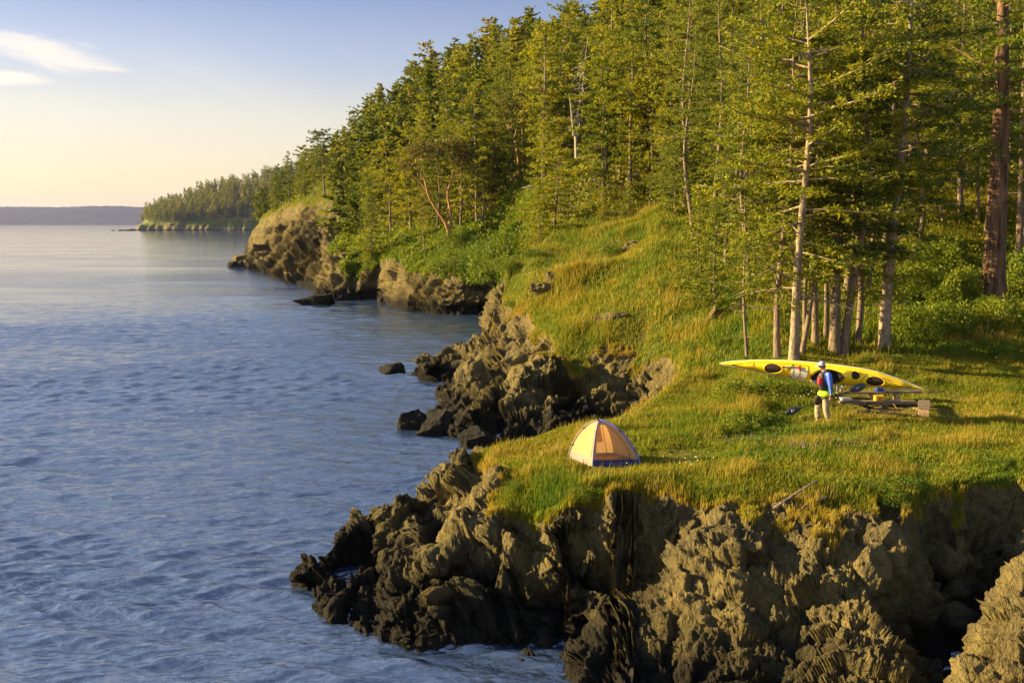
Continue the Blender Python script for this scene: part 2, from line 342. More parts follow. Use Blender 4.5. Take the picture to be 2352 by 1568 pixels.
# resample every meridian by arc length so cliffs get as many vertices as flats
NC, NR = 1440, 1150
cu = np.linspace(U0 + 0.02, U1 - 0.02, NC) / 2
fine_v = np.linspace(V0, V1, 5000)
y = np.exp(fine_v); ym = 0.5 * (y[1:] + y[:-1]); dy = np.diff(y)
dens = np.zeros((NC, 4999)); 
for c in range(NC):
    z = samp(cu[c] * y, y); dz = np.diff(z); zm = 0.5 * (z[1:] + z[:-1])
    wgt = np.where(zm < -0.4, 0.05, 1.0) * (1 - 0.6 * sstep(ym, 60, 110) * sstep(samp(cu[c] * ym, ym, 2), 0.2, 0.6))
    dens[c] = (np.sqrt((dy * 0.45) ** 2 + (dz * 1.25) ** 2) / ym ** 0.9) * wgt
for _ in range(3):
    cs = np.cumsum(np.pad(dens, ((9, 8), (0, 0)), mode='edge'), 0); dens = np.concatenate([cs[16:17], cs[17:] - cs[:-17]], 0)[:NC] / 17
rows = np.zeros((NC, NR))
for c in range(NC):
    s = np.concatenate([[0], np.cumsum(dens[c])]); rows[c] = np.interp(np.linspace(0, s[-1], NR), s, fine_v)
yy = np.exp(rows); xx = cu[:, None] * yy
zz = samp(xx.ravel(), yy.ravel()).reshape(NC, NR)
P = np.stack([xx, yy, zz], -1)
du = np.gradient(P, axis=0); dv = np.gradient(P, axis=1)
N = np.cross(du, dv); N /= np.linalg.norm(N, axis=-1)[..., None] + 1e-9
N[N[..., 2] < 0] *= -1
Pf = P.reshape(-1, 3); Nf = N.reshape(-1, 3)
gg = samp(Pf[:, 0], Pf[:, 1], 1); ff = samp(Pf[:, 0], Pf[:, 1], 2)
slope = Nf[:, 2]
rr = Pf[:, 1]
nz = fbm(Pf, 0.9, 4, 0.6); nz2 = fbm(Pf * (1, 1, 2), 0.16, 3)
gm = gg + 0.22 * nz + 0.12 * nz2 + 0.55 * (slope - 0.72)
rough_patch = sstep(perlin(Pf, 0.11, 31.) + 0.5 * perlin(Pf, 0.4, 12.), 0.42, 0.60) * sstep(rr, 36, 45) * (ff < 0.5)
gm = gm - rough_patch * 0.6
gm = np.where(Pf[:, 2] < 0.9, gm - 0.6, gm)
grass_m = sstep(gm, 0.40, 0.62)
rock = 1 - grass_m
# bedded rock: displacement along the surface normal
def bedding(Pp, nb, th, off):
    wv = Pp @ np.array(nb, np.float32) / th + 0.9 * perlin(Pp, 0.55 / th * 0.5, off) + 0.25 * perlin(Pp, 1.7 / th * 0.5, off + 3)
    k = np.floor(wv).astype(np.int32); f = wv - k
    along = Pp * 0.45 / th + k[:, None] * 5.17
    A = perlin(along, 0.55, off) * 1.2 + hash1(k * 7 + 3, int(off)) * 0.55
    A1 = perlin(Pp * 0.45 / th + (k + 1)[:, None] * 5.17, 0.55, off) * 1.2 + hash1((k + 1) * 7 + 3, int(off)) * 0.55
    t = sstep(f, 0.82, 1.0)
    return A * (1 - t) + A1 * t + (f - 0.5) * 0.35 * (1 - t)
Pw = Pf.astype(np.float32)
warp = np.stack([perlin(Pw, 0.35, 1), perlin(Pw, 0.35, 40), perlin(Pw, 0.35, 80)], 1) * 0.4
sc = np.clip(rr / 24, 0.8, 5.0)                     # detail grows coarser on the distant cliffs
nearm = 1 - sstep(rr, 28, 34)
slabm = nearm * sstep(Pf[:, 0] / rr, 0.105, 0.13)
nb_near = (0.74, -0.25, 0.62); nb_far = (-0.42, -0.35, 0.83)
def frame(nb, dip):
    e1 = np.array(nb, float); e1 /= np.linalg.norm(e1); e2 = np.array(dip, float); e2 -= e1 * (e1 @ e2); e2 /= np.linalg.norm(e2)
    return np.stack([e1, e2, np.cross(e1, e2)], 1)
def blocks(Q, s, off, c=0.16):
    val, gap, cen = worley(Q, s, off)
    return (val[:, 0] * 0.30 + (val * cen).sum(1) * 1.0 - c * (1 - sstep(gap, 0.0, 0.10))) / s
F_N = frame(nb_near, (0.62, 0.15, -0.75)); F_F = frame(nb_far, (0.8, -0.1, 0.5))
def rockdisp(Pp):
    Q = (Pp + warp).astype(np.float32)
    tn = 1 - sstep(rr, 26, 36); tf = sstep(rr, 80, 120)
    dn = 0.20 * bedding(Q, nb_near, 1.0, 2.) + 0.10 * bedding(Q, nb_near, 0.30, 9.) + 0.035 * bedding(Q, nb_near, 0.11, 19.)
    df = 0.38 * bedding(Q, nb_far, 1.3, 4.) + 0.20 * bedding(Q, nb_far, 0.40, 6.)
    far2 = 0.9 * bedding(Q / 3.2, nb_near, 1.2, 14.) + 0.4 * bedding(Q / 3.0, nb_far, 0.5, 24.) + 1.2 * blocks(Q / 3.0, 0.7, 44.) + 1.1 * blocks(Q / 3.0, 2.2, 54.)
    QN = (Q @ F_N * (1.35, 0.7, 1.0)).astype(np.float32); QF = (Q @ F_F * (1.35, 0.65, 1.0)).astype(np.float32)
    QQ = QN * tn[:, None] + QF * (1 - tn[:, None])
    QN = (QN * (1 - slabm[:, None]) + Q * slabm[:, None] * (1, 1, .8)).astype(np.float32)
    blk = blocks(QN, 0.62, 3.) * tn + blocks(QF, 0.55, 5.) * (1 - tn)
    blk2 = blocks(QN, 2.2, 13.) * tn + blocks(QF, 1.8, 15.) * (1 - tn)
    blk3 = blocks(QN, 5.5, 23.) * tn + blocks(QF, 4.5, 25.) * (1 - tn)
    QI = (QQ * (1 - slabm[:, None]) + Q * slabm[:, None]).astype(np.float32)
    blk4 = blocks(QI, 11.0, 33., .3)
    rg = ridged(QI, 0.6, 5, 0.5, 4.) * 0.055 + fbm(Q, 2.6, 5, 0.66, 2.) * 0.05 + ridged(Q, 6.0, 2, .5, 7.) * 0.015
    return dn * tn * (1 - 0.8 * slabm) + df * (1 - tn) * (1 - tf) + far2 * tf + blk * (0.34 - 0.10 * slabm) + 0.05 * tn + (blk2 * 0.50 + blk3 * 0.42 + blk4 * 0.38) * (1 - 0.08 * slabm) + rg * (1 + tf * 2)
D = rockdisp(Pw)
low = sstep(Pf[:, 2], -0.3, 0.15)
nh = Nf.copy(); nh[:, 2] = np.clip(nh[:, 2], 0.25, 1); nh /= np.linalg.norm(nh, axis=1)[:, None]
small = 0.03 * perlin(Pw, 6.0) + 0.02 * perlin(Pw, 12.5)
disp = rock * (D + small) * (0.35 + 0.65 * low) * (1 - 0.6 * sstep(gg, 0.15, 0.6))
newP = Pf + nh * disp[:, None]
newP[:, 2] += (1 - rock) * soil(Pf[:, 0], Pf[:, 1]) + rock * soil(Pf[:, 0], Pf[:, 1]) * 0.5
# tussocks
newP[:, 2] += grass_m * (0.05 * np.abs(perlin(Pw, 2.2, 3)) + 0.02 * perlin(Pw, 7.0, 3)) * (1 + sstep(rr, 35, 70) * 2.5)
# crisp wall tops: undercut slightly
TP = newP.reshape(NC, NR, 3)
idx = np.arange(NC * NR).reshape(NC, NR)
q = np.stack([idx[:-1, :-1], idx[1:, :-1], idx[1:, 1:], idx[:-1, 1:]], -1).reshape(-1, 4)
zq = newP[q, 2].max(1)
q = q[zq > -0.55]
used = np.zeros(NC * NR, bool); used[q.ravel()] = True
remap = np.cumsum(used) - 1
CLEAR = []
for px, py, r_, k_ in [(1395, 1050, .95, .2), (1400, 1080, .75, .22), (1990, 945, 1.5, .22), (2140, 960, 1.1, .18), (2150, 925, 1.0, .25), (1885, 978, .6, .22), (1560, 1045, .8, .4), (1600, 1040, .7, .4), (2200, 930, .5, .5), (1700, 1010, .5, .4), (1780, 995, .45, .4)]:
    x, y = PZ(px, py, 2.9)[:2]; CLEAR.append((x, y, r_, k_))
T_V = newP[used]; T_Q = remap[q]; T_g = grass_m[used]; T_f = ff[used]; T_r = rr[used]
# ---------------------------------------------------------------- materials
def newmat(name):
    m = bpy.data.materials.new(name); m.use_nodes = True
    return m, m.node_tree, m.node_tree.nodes['Principled BSDF']
def plain(name, col, rough=0.6, metal=0.0, var=0.12, scale=8.0, spec=0.4, bump=0.0):
    m, nt, b = newmat(name)
    tcn = nt.nodes.new('ShaderNodeTexCoord')
    n = noise_(nt, tcn.outputs['Object'], scale, 4)
    dark = tuple(c * (1 - var * 1.6) for c in col); lite = tuple(min(1, c * (1 + var)) for c in col)
    sock(nt, ramp(nt, n, [(0.3, dark), (0.7, lite)]), b.inputs['Base Color'])
    b.inputs['Roughness'].default_value = rough; b.inputs['Metallic'].default_value = metal; b.inputs['Specular IOR Level'].default_value = spec
    if bump:
        bn = nt.nodes.new('ShaderNodeBump'); bn.inputs['Strength'].default_value = bump; bn.inputs['Distance'].default_value = 0.02
        sock(nt, n, bn.inputs['Height']); sock(nt, bn.outputs[0], b.inputs['Normal'])
    return m
def attr(nt, name):
    n = nt.nodes.new('ShaderNodeAttribute'); n.attribute_name = name; return n.outputs['Fac']
def geo_pos(nt): return nt.nodes.new('ShaderNodeNewGeometry').outputs['Position']

def rock_color(nt, pos):
    n1 = noise_(nt, pos, 0.7, 6, 0.6); n2 = noise_(nt, mapping(nt, pos, (1, 1, 1)), 5.0, 6, 0.7)
    st = noise_(nt, mapping(nt, pos, (3.2, 0.8, 1.0), (0, R(28), 0)), 2.2, 5, 0.65, 0.5)
    c1 = ramp(nt, n1, [(0.32, (0.06, 0.05, 0.038)), (0.5, (0.170, 0.138, 0.049)), (0.68, (0.360, 0.281, 0.083))])
    c2 = ramp(nt, st, [(0.32, (0.035, 0.033, 0.034)), (0.55, (0.150, 0.127, 0.052)), (0.72, (0.400, 0.313, 0.094))])
    c = mixc(nt, 0.5, c1, c2)
    c = mixc(nt, ramp(nt, n2, [(0.35, (0, 0, 0)), (0.7, (0.55, 0.55, 0.55))]), c, (0.300, 0.249, 0.083))
    # lichen and moss flecks
    l = ramp(nt, noise_(nt, pos, 2.3, 5, 0.7), [(0.60, (0, 0, 0)), (0.70, (0.5, 0.5, 0.5))])
    c = mixc(nt, 1.0, c, (1.0, 0.965, 1.0), 'MULTIPLY'); c = mixc(nt, l, c, (0.160, 0.148, 0.032))
    sp = nt.nodes.new('ShaderNodeSeparateXYZ'); sock(nt, pos, sp.inputs[0])
    hz = math_(nt, 'ADD', sp.outputs[2], math_(nt, 'MULTIPLY', math_(nt, 'SUBTRACT', n1, 0.5), 1.6))
    wet = ramp(nt, math_(nt, 'MULTIPLY', hz, 0.5), [(0.36, (1, 1, 1)), (0.82, (0, 0, 0))])     # dark tidal algae and wrack band
    c = mixc(nt, math_(nt, 'MULTIPLY', wet, 0.96), c, (0.018, 0.016, 0.011))
    return c, n2, st, wet
M_ROCK, nt, b = newmat("coastal_rock")
pos = geo_pos(nt); col, n2, st, wet = rock_color(nt, pos)
sock(nt, col, b.inputs['Base Color'])
b.inputs['Roughness'].default_value = 0.85; b.inputs['Specular IOR Level'].default_value = 0.25
def rock_bump(nt, b, n2, st, pos, k=1.0):
    fine = noise_(nt, pos, 14.0, 6, 0.7)
    vor = nt.nodes.new('ShaderNodeTexVoronoi'); vor.feature = 'DISTANCE_TO_EDGE'; vor.inputs['Scale'].default_value = 5.0
    sock(nt, mapping(nt, pos, (1.6, 1, 0.7), (0, R(28), 0)), vor.inputs['Vector'])
    crack = ramp(nt, vor.outputs[0], [(0.0, (0, 0, 0)), (0.06, (1, 1, 1))])
    h = math_(nt, 'ADD', math_(nt, 'ADD', math_(nt, 'MULTIPLY', n2, 1.0), math_(nt, 'MULTIPLY', st, 1.2)), math_(nt, 'ADD', math_(nt, 'MULTIPLY', fine, 0.45), math_(nt, 'MULTIPLY', crack, 0.18)))
    bn = nt.nodes.new('ShaderNodeBump'); bn.inputs['Strength'].default_value = 1.0; bn.inputs['Distance'].default_value = 0.20 * k
    sock(nt, h, bn.inputs['Height']); sock(nt, bn.outputs[0], b.inputs['Normal'])
rock_bump(nt, b, n2, st, pos)

M_TERR, nt, b = newmat("coast_ground")
pos = geo_pos(nt); col, n2, st, wet = rock_color(nt, pos)
ga = attr(nt, 'grass')
g1 = noise_(nt, pos, 0.35, 5, 0.6); g2 = noise_(nt, pos, 6.0, 5, 0.7)
gc = ramp(nt, math_(nt, 'MULTIPLY_ADD', g2, 0.35, math_(nt, 'MULTIPLY', g1, 0.75)), [(0.38, (0.035, 0.075, 0.008)), (0.52, (0.10, 0.135, 0.014)), (0.66, (0.20, 0.17, 0.028))])
duff = mixc(nt, ramp(nt, attr(nt, 'forest'), [(0.25, (0, 0, 0)), (0.6, (1, 1, 1))]), gc, (0.07, 0.055, 0.018))
sock(nt, mixc(nt, ga, col, duff), b.inputs['Base Color'])
b.inputs['Roughness'].default_value = 0.9; b.inputs['Specular IOR Level'].default_value = 0.2
rock_bump(nt, b, n2, st, pos)

def foliage_mat(name, stops, trans=0.3, hue=0.5):
    m, nt, b = newmat(name)
    t = attr(nt, 'tint'); oi = nt.nodes.new('ShaderNodeObjectInfo')
    f = math_(nt, 'ADD', math_(nt, 'MULTIPLY', t, 1 - hue), math_(nt, 'MULTIPLY', oi.outputs['Random'], hue))
    c = ramp(nt, f, stops)
    sock(nt, c, b.inputs['Base Color']); b.inputs['Roughness'].default_value = 0.65; b.inputs['Specular IOR Level'].default_value = 0.25
    tr = nt.nodes.new('ShaderNodeBsdfTranslucent'); sock(nt, mixc(nt, 1.0, c, (1.25, 1.15, 0.5), 'MULTIPLY'), tr.inputs[0])
    mx = nt.nodes.new('ShaderNodeMixShader'); mx.inputs[0].default_value = trans
    sock(nt, b.outputs[0], mx.inputs[1]); sock(nt, tr.outputs[0], mx.inputs[2])
    sock(nt, mx.outputs[0], nt.nodes['Material Output'].inputs[0])
    return m
M_FIR = foliage_mat("fir_needles", [(0.1, (0.035, 0.080, 0.012)), (0.45, (0.165, 0.205, 0.016)), (0.8, (0.33, 0.31, 0.020))], 0.42, 0.45)
M_LEAF = foliage_mat("green_leaves", [(0.1, (0.07, 0.13, 0.010)), (0.5, (0.15, 0.21, 0.014)), (0.9, (0.25, 0.27, 0.02))], 0.35, 0.4)
M_MADR = foliage_mat("madrone_leaves", [(0.1, (0.09, 0.10, 0.02)), (0.5, (0.17, 0.145, 0.03)), (0.9, (0.26, 0.15, 0.035))], 0.3, 0.4)
M_GRASS = foliage_mat("grass_blades", [(0.0, (0.04, 0.11, 0.005)), (0.3, (0.11, 0.19, 0.008)), (0.6, (0.27, 0.25, 0.014)), (0.85, (0.40, 0.28, 0.04)), (1.0, (0.44, 0.33, 0.10))], 0.35, 0.0)
def bark(name, a, b_, sc=(14, 14, 2.2), bump=0.5):
    m, nt, b = newmat(name)
    tcn = nt.nodes.new('ShaderNodeTexCoord')
    n = noise_(nt, mapping(nt, tcn.outputs['Object'], sc), 1.0, 6, 0.7, 0.4)
    sock(nt, ramp(nt, n, [(0.35, a), (0.62, b_)]), b.inputs['Base Color']); b.inputs['Roughness'].default_value = 0.9
    b.inputs['Specular IOR Level'].default_value = 0.15
    bn = nt.nodes.new('ShaderNodeBump'); bn.inputs['Strength'].default_value = bump; bn.inputs['Distance'].default_value = 0.05
    sock(nt, n, bn.inputs['Height']); sock(nt, bn.outputs[0], b.inputs['Normal'])
    return m
M_BARK = bark("fir_bark", (0.085, 0.065, 0.05), (0.30, 0.225, 0.15))
M_BARKP = bark("pale_bark", (0.12, 0.095, 0.07), (0.40, 0.31, 0.20), (9, 9, 5))
M_BARKD = bark("dark_furrowed_bark", (0.035, 0.022, 0.016), (0.24, 0.145, 0.085), (7, 7, 0.9), 1.0)
M_BARKM = bark("madrone_bark", (0.22, 0.10, 0.05), (0.50, 0.27, 0.13), (4, 4, 1.5), 0.2)
M_DEAD = bark("bleached_dead_wood", (0.20, 0.17, 0.13), (0.50, 0.44, 0.34), (8, 8, 1.5), 0.4)

M_WATER, nt, b = newmat("sea_water")
pos = geo_pos(nt)
b.inputs['Base Color'].default_value = (0.030, 0.055, 0.115, 1)
b.inputs['Roughness'].default_value = 0.09; b.inputs['IOR'].default_value = 2.5; b.inputs['Specular IOR Level'].default_value = 1.0
dist = nt.nodes.new('ShaderNodeVectorMath'); dist.operation = 'LENGTH'; sock(nt, pos, dist.inputs[0])
calm = ramp(nt, noise_(nt, mapping(nt, pos, (0.012, 0.045, 1), (0, 0, 0.2)), 1.0, 4, 0.6, 0.8), [(0.38, (0.25, 0.25, 0.25)), (0.62, (1, 1, 1))])
a1 = noise_(nt, mapping(nt, pos, (1.0, 2.4, 1), (0, 0, R(12))), 1.1, 3, 0.6, 0.5)
a2 = noise_(nt, mapping(nt, pos, (1.0, 2.0, 1), (0, 0, R(-22))), 3.4, 4, 0.6, 0.4)
a3 = noise_(nt, mapping(nt, pos, (1.0, 2.2, 1), (0, 0, R(5))), 0.22, 3, 0.55, 0.6)
h = math_(nt, 'ADD', math_(nt, 'MULTIPLY', a1, 0.30), math_(nt, 'ADD', math_(nt, 'MULTIPLY', a2, 0.22), math_(nt, 'MULTIPLY', a3, 0.9)))
bn = nt.nodes.new('ShaderNodeBump'); bn.inputs['Distance'].default_value = 1.0
sock(nt, math_(nt, 'DIVIDE', math_(nt, 'MULTIPLY', calm, 0.62), math_(nt, 'MULTIPLY_ADD', dist.outputs['Value'], 1 / 70.0, 1.0)), bn.inputs['Strength']); sock(nt, h, bn.inputs['Height']); sock(nt, bn.outputs[0], b.inputs['Normal'])

bare = np.zeros(len(T_V))
for cx, cy, r_, k_ in CLEAR: bare = np.maximum(bare, (1 - k_) * (1 - sstep(np.hypot(T_V[:, 0] - cx, T_V[:, 1] - cy), r_ * .4, r_ * 1.2)))
bare = np.clip(bare + .5 * perlin(T_V.astype(np.float32), 2.2, 8.) * (bare > .02), 0, 1)
bare2 = sstep(perlin(T_V.astype(np.float32), .55, 60.), .42, .6) * .7
T_ga = np.clip(T_g - np.maximum(bare * .8, bare2), 0, 1)
terrain = link("ground", mesh_np("ground", T_V, T_Q, None, {'grass': T_ga, 'forest': T_f}, M_TERR)); tag(terrain, kind='structure')

# ---------------------------------------------------------------- sea, far headland, distant hills
wu = np.linspace(-1.6, 1.6, 900); wv_ = np.concatenate([np.linspace(math.log(3), math.log(14), 60)[:-1], np.linspace(math.log(14), math.log(150), 1100)[:-1], np.linspace(math.log(150), math.log(12000), 120)])
WX, WY = np.meshgrid(wu, np.exp(wv_)); X = WX * WY; Y = WY
wz = np.zeros_like(X); rg = np.random.default_rng(4)
cell = Y * 0.0036
for k in range(34):
    lam = 0.40 * 1.07 ** k * rg.uniform(0.9, 1.1)
    th = R(100) + rg.normal() * 0.42
    kx, ky = math.cos(th) * 2 * math.pi / lam, math.sin(th) * 2 * math.pi / lam
    amp = 0.0175 * lam ** 0.7
    ph = rg.uniform(0, 6.28)
    fade = np.clip(lam / cell / 4 - 0.5, 0, 1) * (1 - sstep(Y, 55, 150))
    s = np.sin(kx * X + ky * Y + ph + 0.6 * np.sin(X * 0.21 + k) + 0.6 * np.sin(Y * 0.16 + 2 * k))
    wz += amp * fade * (1 - np.abs(s) * 1.0 + 0.3 * s)
mod = 0.45 + 0.75 * sstep(fbm(np.stack([X.ravel() * 0.5, Y.ravel(), X.ravel() * 0], 1), 0.055, 3), -0.4, 0.5).reshape(X.shape)
# sheltered water close to the rocks of the cove is calmer
wz = (wz - wz.mean()) * mod
shel = sstep(X / Y, -0.22, -0.02) * sstep(Y, 50, 75)
wz *= 1 - 0.5 * shel
idx = np.arange(X.size).reshape(X.shape)
q = np.stack([idx[:-1, :-1], idx[:-1, 1:], idx[1:, 1:], idx[1:, :-1]], -1).reshape(-1, 4)
sea = link("water", mesh_np("water", np.stack([X.ravel(), Y.ravel(), wz.ravel()], 1), q, None, None, M_WATER, True)); tag(sea, kind='structure')

# far wooded headland about 1.2 km off: skyline (photo px, tree-top row)
sky_px = np.array([300, 318, 330, 350, 400, 440, 480, 540, 600, 660, 720, 900, 1200]); sky_py = np.array([522, 505, 482, 465, 447, 432, 418, 402, 388, 372, 352, 300, 240])
FY = 1215.0
def far_h(x, y):
    px = (x / y * FPX + 512) / 0.43537
    top = (223 - np.interp(px, sky_px, sky_py) * 0.43537) / FPX * (FY + 130) + CAM_H - 17.0
    t = np.clip((y - FY - 10) / 150, 0, 1)
    shore = sstep(y, FY - 4, FY + 8) * sstep(px, 309, 322)
    prof = 6 * sstep(y, FY, FY + 14) + np.maximum(top - 6, 1) * t ** 0.8
    return np.where(shore > 0, prof * shore, 0) * sstep(px, 305, 325) - 1.5 * (1 - shore)
fx, fy = np.meshgrid(np.linspace(-520, 60, 480), np.concatenate([np.linspace(FY - 8, FY + 40, 50), np.linspace(FY + 44, FY + 330, 60)]))
fz = far_h(fx.ravel(), fy.ravel())
FP = np.stack([fx.ravel(), fy.ravel(), fz], 1)
rk = 1 - sstep(fz, 8, 13)
FP[:, 1] += rk * 5 * ridged(FP * (1, .3, .4), 0.05, 4, 0.6); FP[:, 2] += sstep(fz, 0, 3) * 1.5 * fbm(FP, 0.06, 3)
idx = np.arange(fx.size).reshape(fx.shape); q = np.stack([idx[:-1, :-1], idx[:-1, 1:], idx[1:, 1:], idx[1:, :-1]], -1).reshape(-1, 4)
gfar = sstep(fz + 3 * fbm(FP, 0.03, 3), 2.5, 6.0)
far = link("far_headland_ground", mesh_np("far_headland", FP, q, None, {'grass': gfar, 'forest': sstep(fz, 12, 20)}, M_TERR)); tag(far, kind='structure')
# distant hills across the strait
hx = np.linspace(-6500, 3500, 900); ridge = 122 + 16 * fbm(np.stack([hx, hx * 0, hx * 0], 1), 0.0011, 4) + 12 * sstep(hx, -3000, -1900)
hv = []; HY = [6200, 6260, 6500, 7000, 7600]; HZ = [-2, 6, 0.45, 1.0, 0.9]
for k in range(5):
    z = np.full_like(hx, HZ[k]) if k < 2 else ridge * HZ[k] + 4 * perlin(np.stack([hx, hx * 0 + k * 50, hx * 0], 1), 0.02) + (k == 3) * 3.5 * np.abs(perlin(np.stack([hx, hx * 0, hx * 0], 1), 0.055))
    hv.append(np.stack([hx, np.full_like(hx, HY[k]), z], 1))
hv = np.concatenate(hv); idx = np.arange(len(hv)).reshape(5, -1); q = np.stack([idx[:-1, :-1], idx[:-1, 1:], idx[1:, 1:], idx[1:, :-1]], -1).reshape(-1, 4)
M_HILL = plain("distant_forest", (0.03, 0.035, 0.04), 0.95, var=0.3, scale=0.004, spec=0.1)
hills = link("distant_hills", mesh_np("distant_hills", hv, q, None, None, M_HILL)); tag(hills, kind='structure')
# ---------------------------------------------------------------- vegetation builders
def leaf_quads(Cn, D, Nn, ln, wd):
    """rhombus leaves: centre-base Cn, direction D, approximate normal Nn"""
    S = np.cross(D, Nn); S /= np.linalg.norm(S, axis=1)[:, None] + 1e-9
    ln = np.asarray(ln)[:, None] if np.ndim(ln) else ln; wd = np.asarray(wd)[:, None] if np.ndim(wd) else wd
    V = np.stack([Cn, Cn + D * ln * 0.45 + S * wd * 0.5, Cn + D * ln, Cn + D * ln * 0.45 - S * wd * 0.5], 1)
    return V.reshape(-1, 3), np.arange(len(Cn) * 4).reshape(-1, 4)
def unit(a): return a / (np.linalg.norm(a, axis=-1, keepdims=True) + 1e-9)
class Tubes:
    def __init__(s): s.V = []; s.Q = []; s.n = 0
    def add(s, pts, rad, seg=6):
        pts = np.asarray(pts, float); rad = np.asarray(rad, float); m = len(pts)
        t = unit(np.gradient(pts, axis=0)); up = np.array([0.31, 0.2, 0.93]) if abs(t[0, 2]) < 0.8 else np.array([1., 0.1, 0])
        a = unit(np.cross(t, up)); b = np.cross(t, a)
        th = np.arange(seg) * 2 * math.pi / seg
        ring = pts[:, None] + rad[:, None, None] * (np.cos(th)[None, :, None] * a[:, None] + np.sin(th)[None, :, None] * b[:, None])
        s.V.append(ring.reshape(-1, 3)); i = np.arange(m - 1)[:, None] * seg + np.arange(seg)[None]; j = np.arange(m - 1)[:, None] * seg + (np.arange(seg)[None] + 1) % seg
        s.Q.append((np.stack([i, j, j + seg, i + seg], -1).reshape(-1, 4)) + s.n); s.n += m * seg
        s.V.append(pts[-1:] + t[-1:] * rad[-1]); k = s.n; s.n += 1
        e = (m - 1) * seg + np.arange(seg) + k - m * seg
        s.Q.append(np.stack([e, np.roll(e, -1), np.full(seg, k), np.full(seg, k)], 1))
    def mesh(s, name, mat, smooth=True):
        V = np.concatenate(s.V); Q = np.concatenate(s.Q); tri = Q[:, 2] == Q[:, 3]
        return mesh_np(name, V, Q[~tri], Q[tri][:, :3], None, mat, smooth)
def trunk_path(h, rg, bend=0.03, lean=(0, 0), n=14):
    t = np.linspace(0, 1, n); ph = rg.uniform(0, 6.28, 4)
    x = bend * h * (np.sin(t * 4 + ph[0]) - math.sin(ph[0])) * 0.5 + bend * h * 0.3 * (np.sin(t * 9 + ph[1]) - math.sin(ph[1])) + lean[0] * h * t
    y = bend * h * (np.sin(t * 3.4 + ph[2]) - math.sin(ph[2])) * 0.5 + bend * h * 0.3 * (np.sin(t * 8 + ph[3]) - math.sin(ph[3])) + lean[1] * h * t
    return np.stack([x, y, h * t], 1)
def fir(name, h, cs, W, nb, leaf, nl, seed, r0=None, bend=0.02, lean=(0, 0), bark=None, style='cone', twig=0.24, dead=0, fol=None, gap=0.0):
    rg = np.random.default_rng(seed); P = trunk_path(h, rg, bend, lean); tt = np.linspace(0, 1, len(P))
    r0 = r0 or h * 0.012; T = Tubes(); T.add(P, np.maximum(r0 * (1 - tt) ** 0.8 * np.where(tt < 0.03, 1.25, 1), 0.012), 9)
    cC, cD = [], []
    at = lambda t: np.array([np.interp(t, tt, P[:, k]) for k in range(3)])
    az = rg.uniform(0, 6.28)
    for k in range(nb):
        t = cs + (1 - cs) * (k + rg.uniform(0, 1)) / nb; t = min(t, 0.995)
        q = (t - cs) / (1 - cs); az += 2.4 + rg.normal() * 0.5
        if gap and rg.uniform() < gap: continue
        if style == 'cone': sh = (1 - q) ** 0.75 * (0.55 + 0.45 * min(1, q * 5)) + 0.05
        elif style == 'round': sh = math.sqrt(max(0.03, 1 - (1.7 * q - 0.75) ** 2))
        else: sh = 0.35 + 0.65 * min(1, q * 1.6) if q < 0.8 else 1.0 - (q - 0.8) * 3.0      # wind-flattened, wide near the top
        L = W * sh * rg.uniform(0.55, 1.15)
        if L < 0.12: continue
        el = (0.45 if style != 'flat' else 0.25) * q - 0.08 + rg.normal() * 0.12
        d = np.array([math.cos(az) * math.cos(el), math.sin(az) * math.cos(el), math.sin(el)]); s = np.linspace(0, 1, 6)
        B = at(t) + d[None] * L * s[:, None]; B[:, 2] += L * (-0.22 * s ** 2 + 0.14 * s ** 4 * 1.4) * (1 if q < 0.7 else 0.3)
        side = np.array([-d[1], d[0], 0]); side /= np.linalg.norm(side) + 1e-9
        B += side[None] * (rg.normal() * 0.12 * L * s ** 2)[:, None]
        rb = max(0.008, min(r0 * 0.34, 0.013 * L + 0.006)); T.add(B, rb * (1 - 0.8 * s), 4)
        ns = max(3, int(L / twig)); ss = np.linspace(0.18 if L > 1 else 0.05, 1.0, ns)
        for j, sv in enumerate(ss):
            bp = np.array([np.interp(sv, s, B[:, c]) for c in range(3)])
            tl = (0.26 + 0.34 * L * (1 - sv) ** 0.8) * rg.uniform(0.6, 1.2); tl = min(tl, 0.95)
            td = unit(side * (1 if j % 2 else -1) * 0.85 + d * 0.6 + rg.normal(size=3) * 0.2) if sv < 0.97 else d
            nc = max(1, int(tl / 0.15)); w_ = (np.arange(nc) + 0.5) / nc
            cc = bp + td * (w_ * tl)[:, None]; cc[:, 2] -= 0.16 * tl * w_ ** 2; cC.append(cc + rg.normal(size=cc.shape) * (0.03, 0.03, 0.03)); cD.append(np.repeat(td[None], nc, 0))
    for k in range(dead):
        t = rg.uniform(0.08, cs + 0.45); a = rg.uniform(0, 6.28); L = rg.uniform(0.5, 2.2) * W / 3; s = np.linspace(0, 1, 6)
        d = np.array([math.cos(a), math.sin(a), rg.uniform(-0.2, 0.35)]); B = at(t) + d * (L * s)[:, None]; B[:, 2] += L * rg.uniform(-0.2, 0.25) * s ** 2
        T.add(B, (0.022 * L / 1.5 + 0.01) * (1 - 0.8 * s), 4)
        for z in range(2):
            s0 = rg.uniform(0.3, 0.8); b0 = at(t) + d * L * s0; e = b0 + unit(d + rg.normal(size=3) * 0.7) * L * 0.35; T.add(np.stack([b0, (b0 + e) / 2 + rg.normal(size=3) * 0.03, e]), [0.01, 0.008, 0.004], 3)
    Cn = np.concatenate(cC); Dn = np.concatenate(cD); m = len(Cn)
    Cn = np.repeat(Cn, nl, 0); Dn = np.repeat(Dn, nl, 0); ct = np.repeat(rg.uniform(0, 1, m), nl)
    Cn = Cn + rg.normal(size=Cn.shape) * (leaf * 0.36, leaf * 0.36, leaf * 0.24)
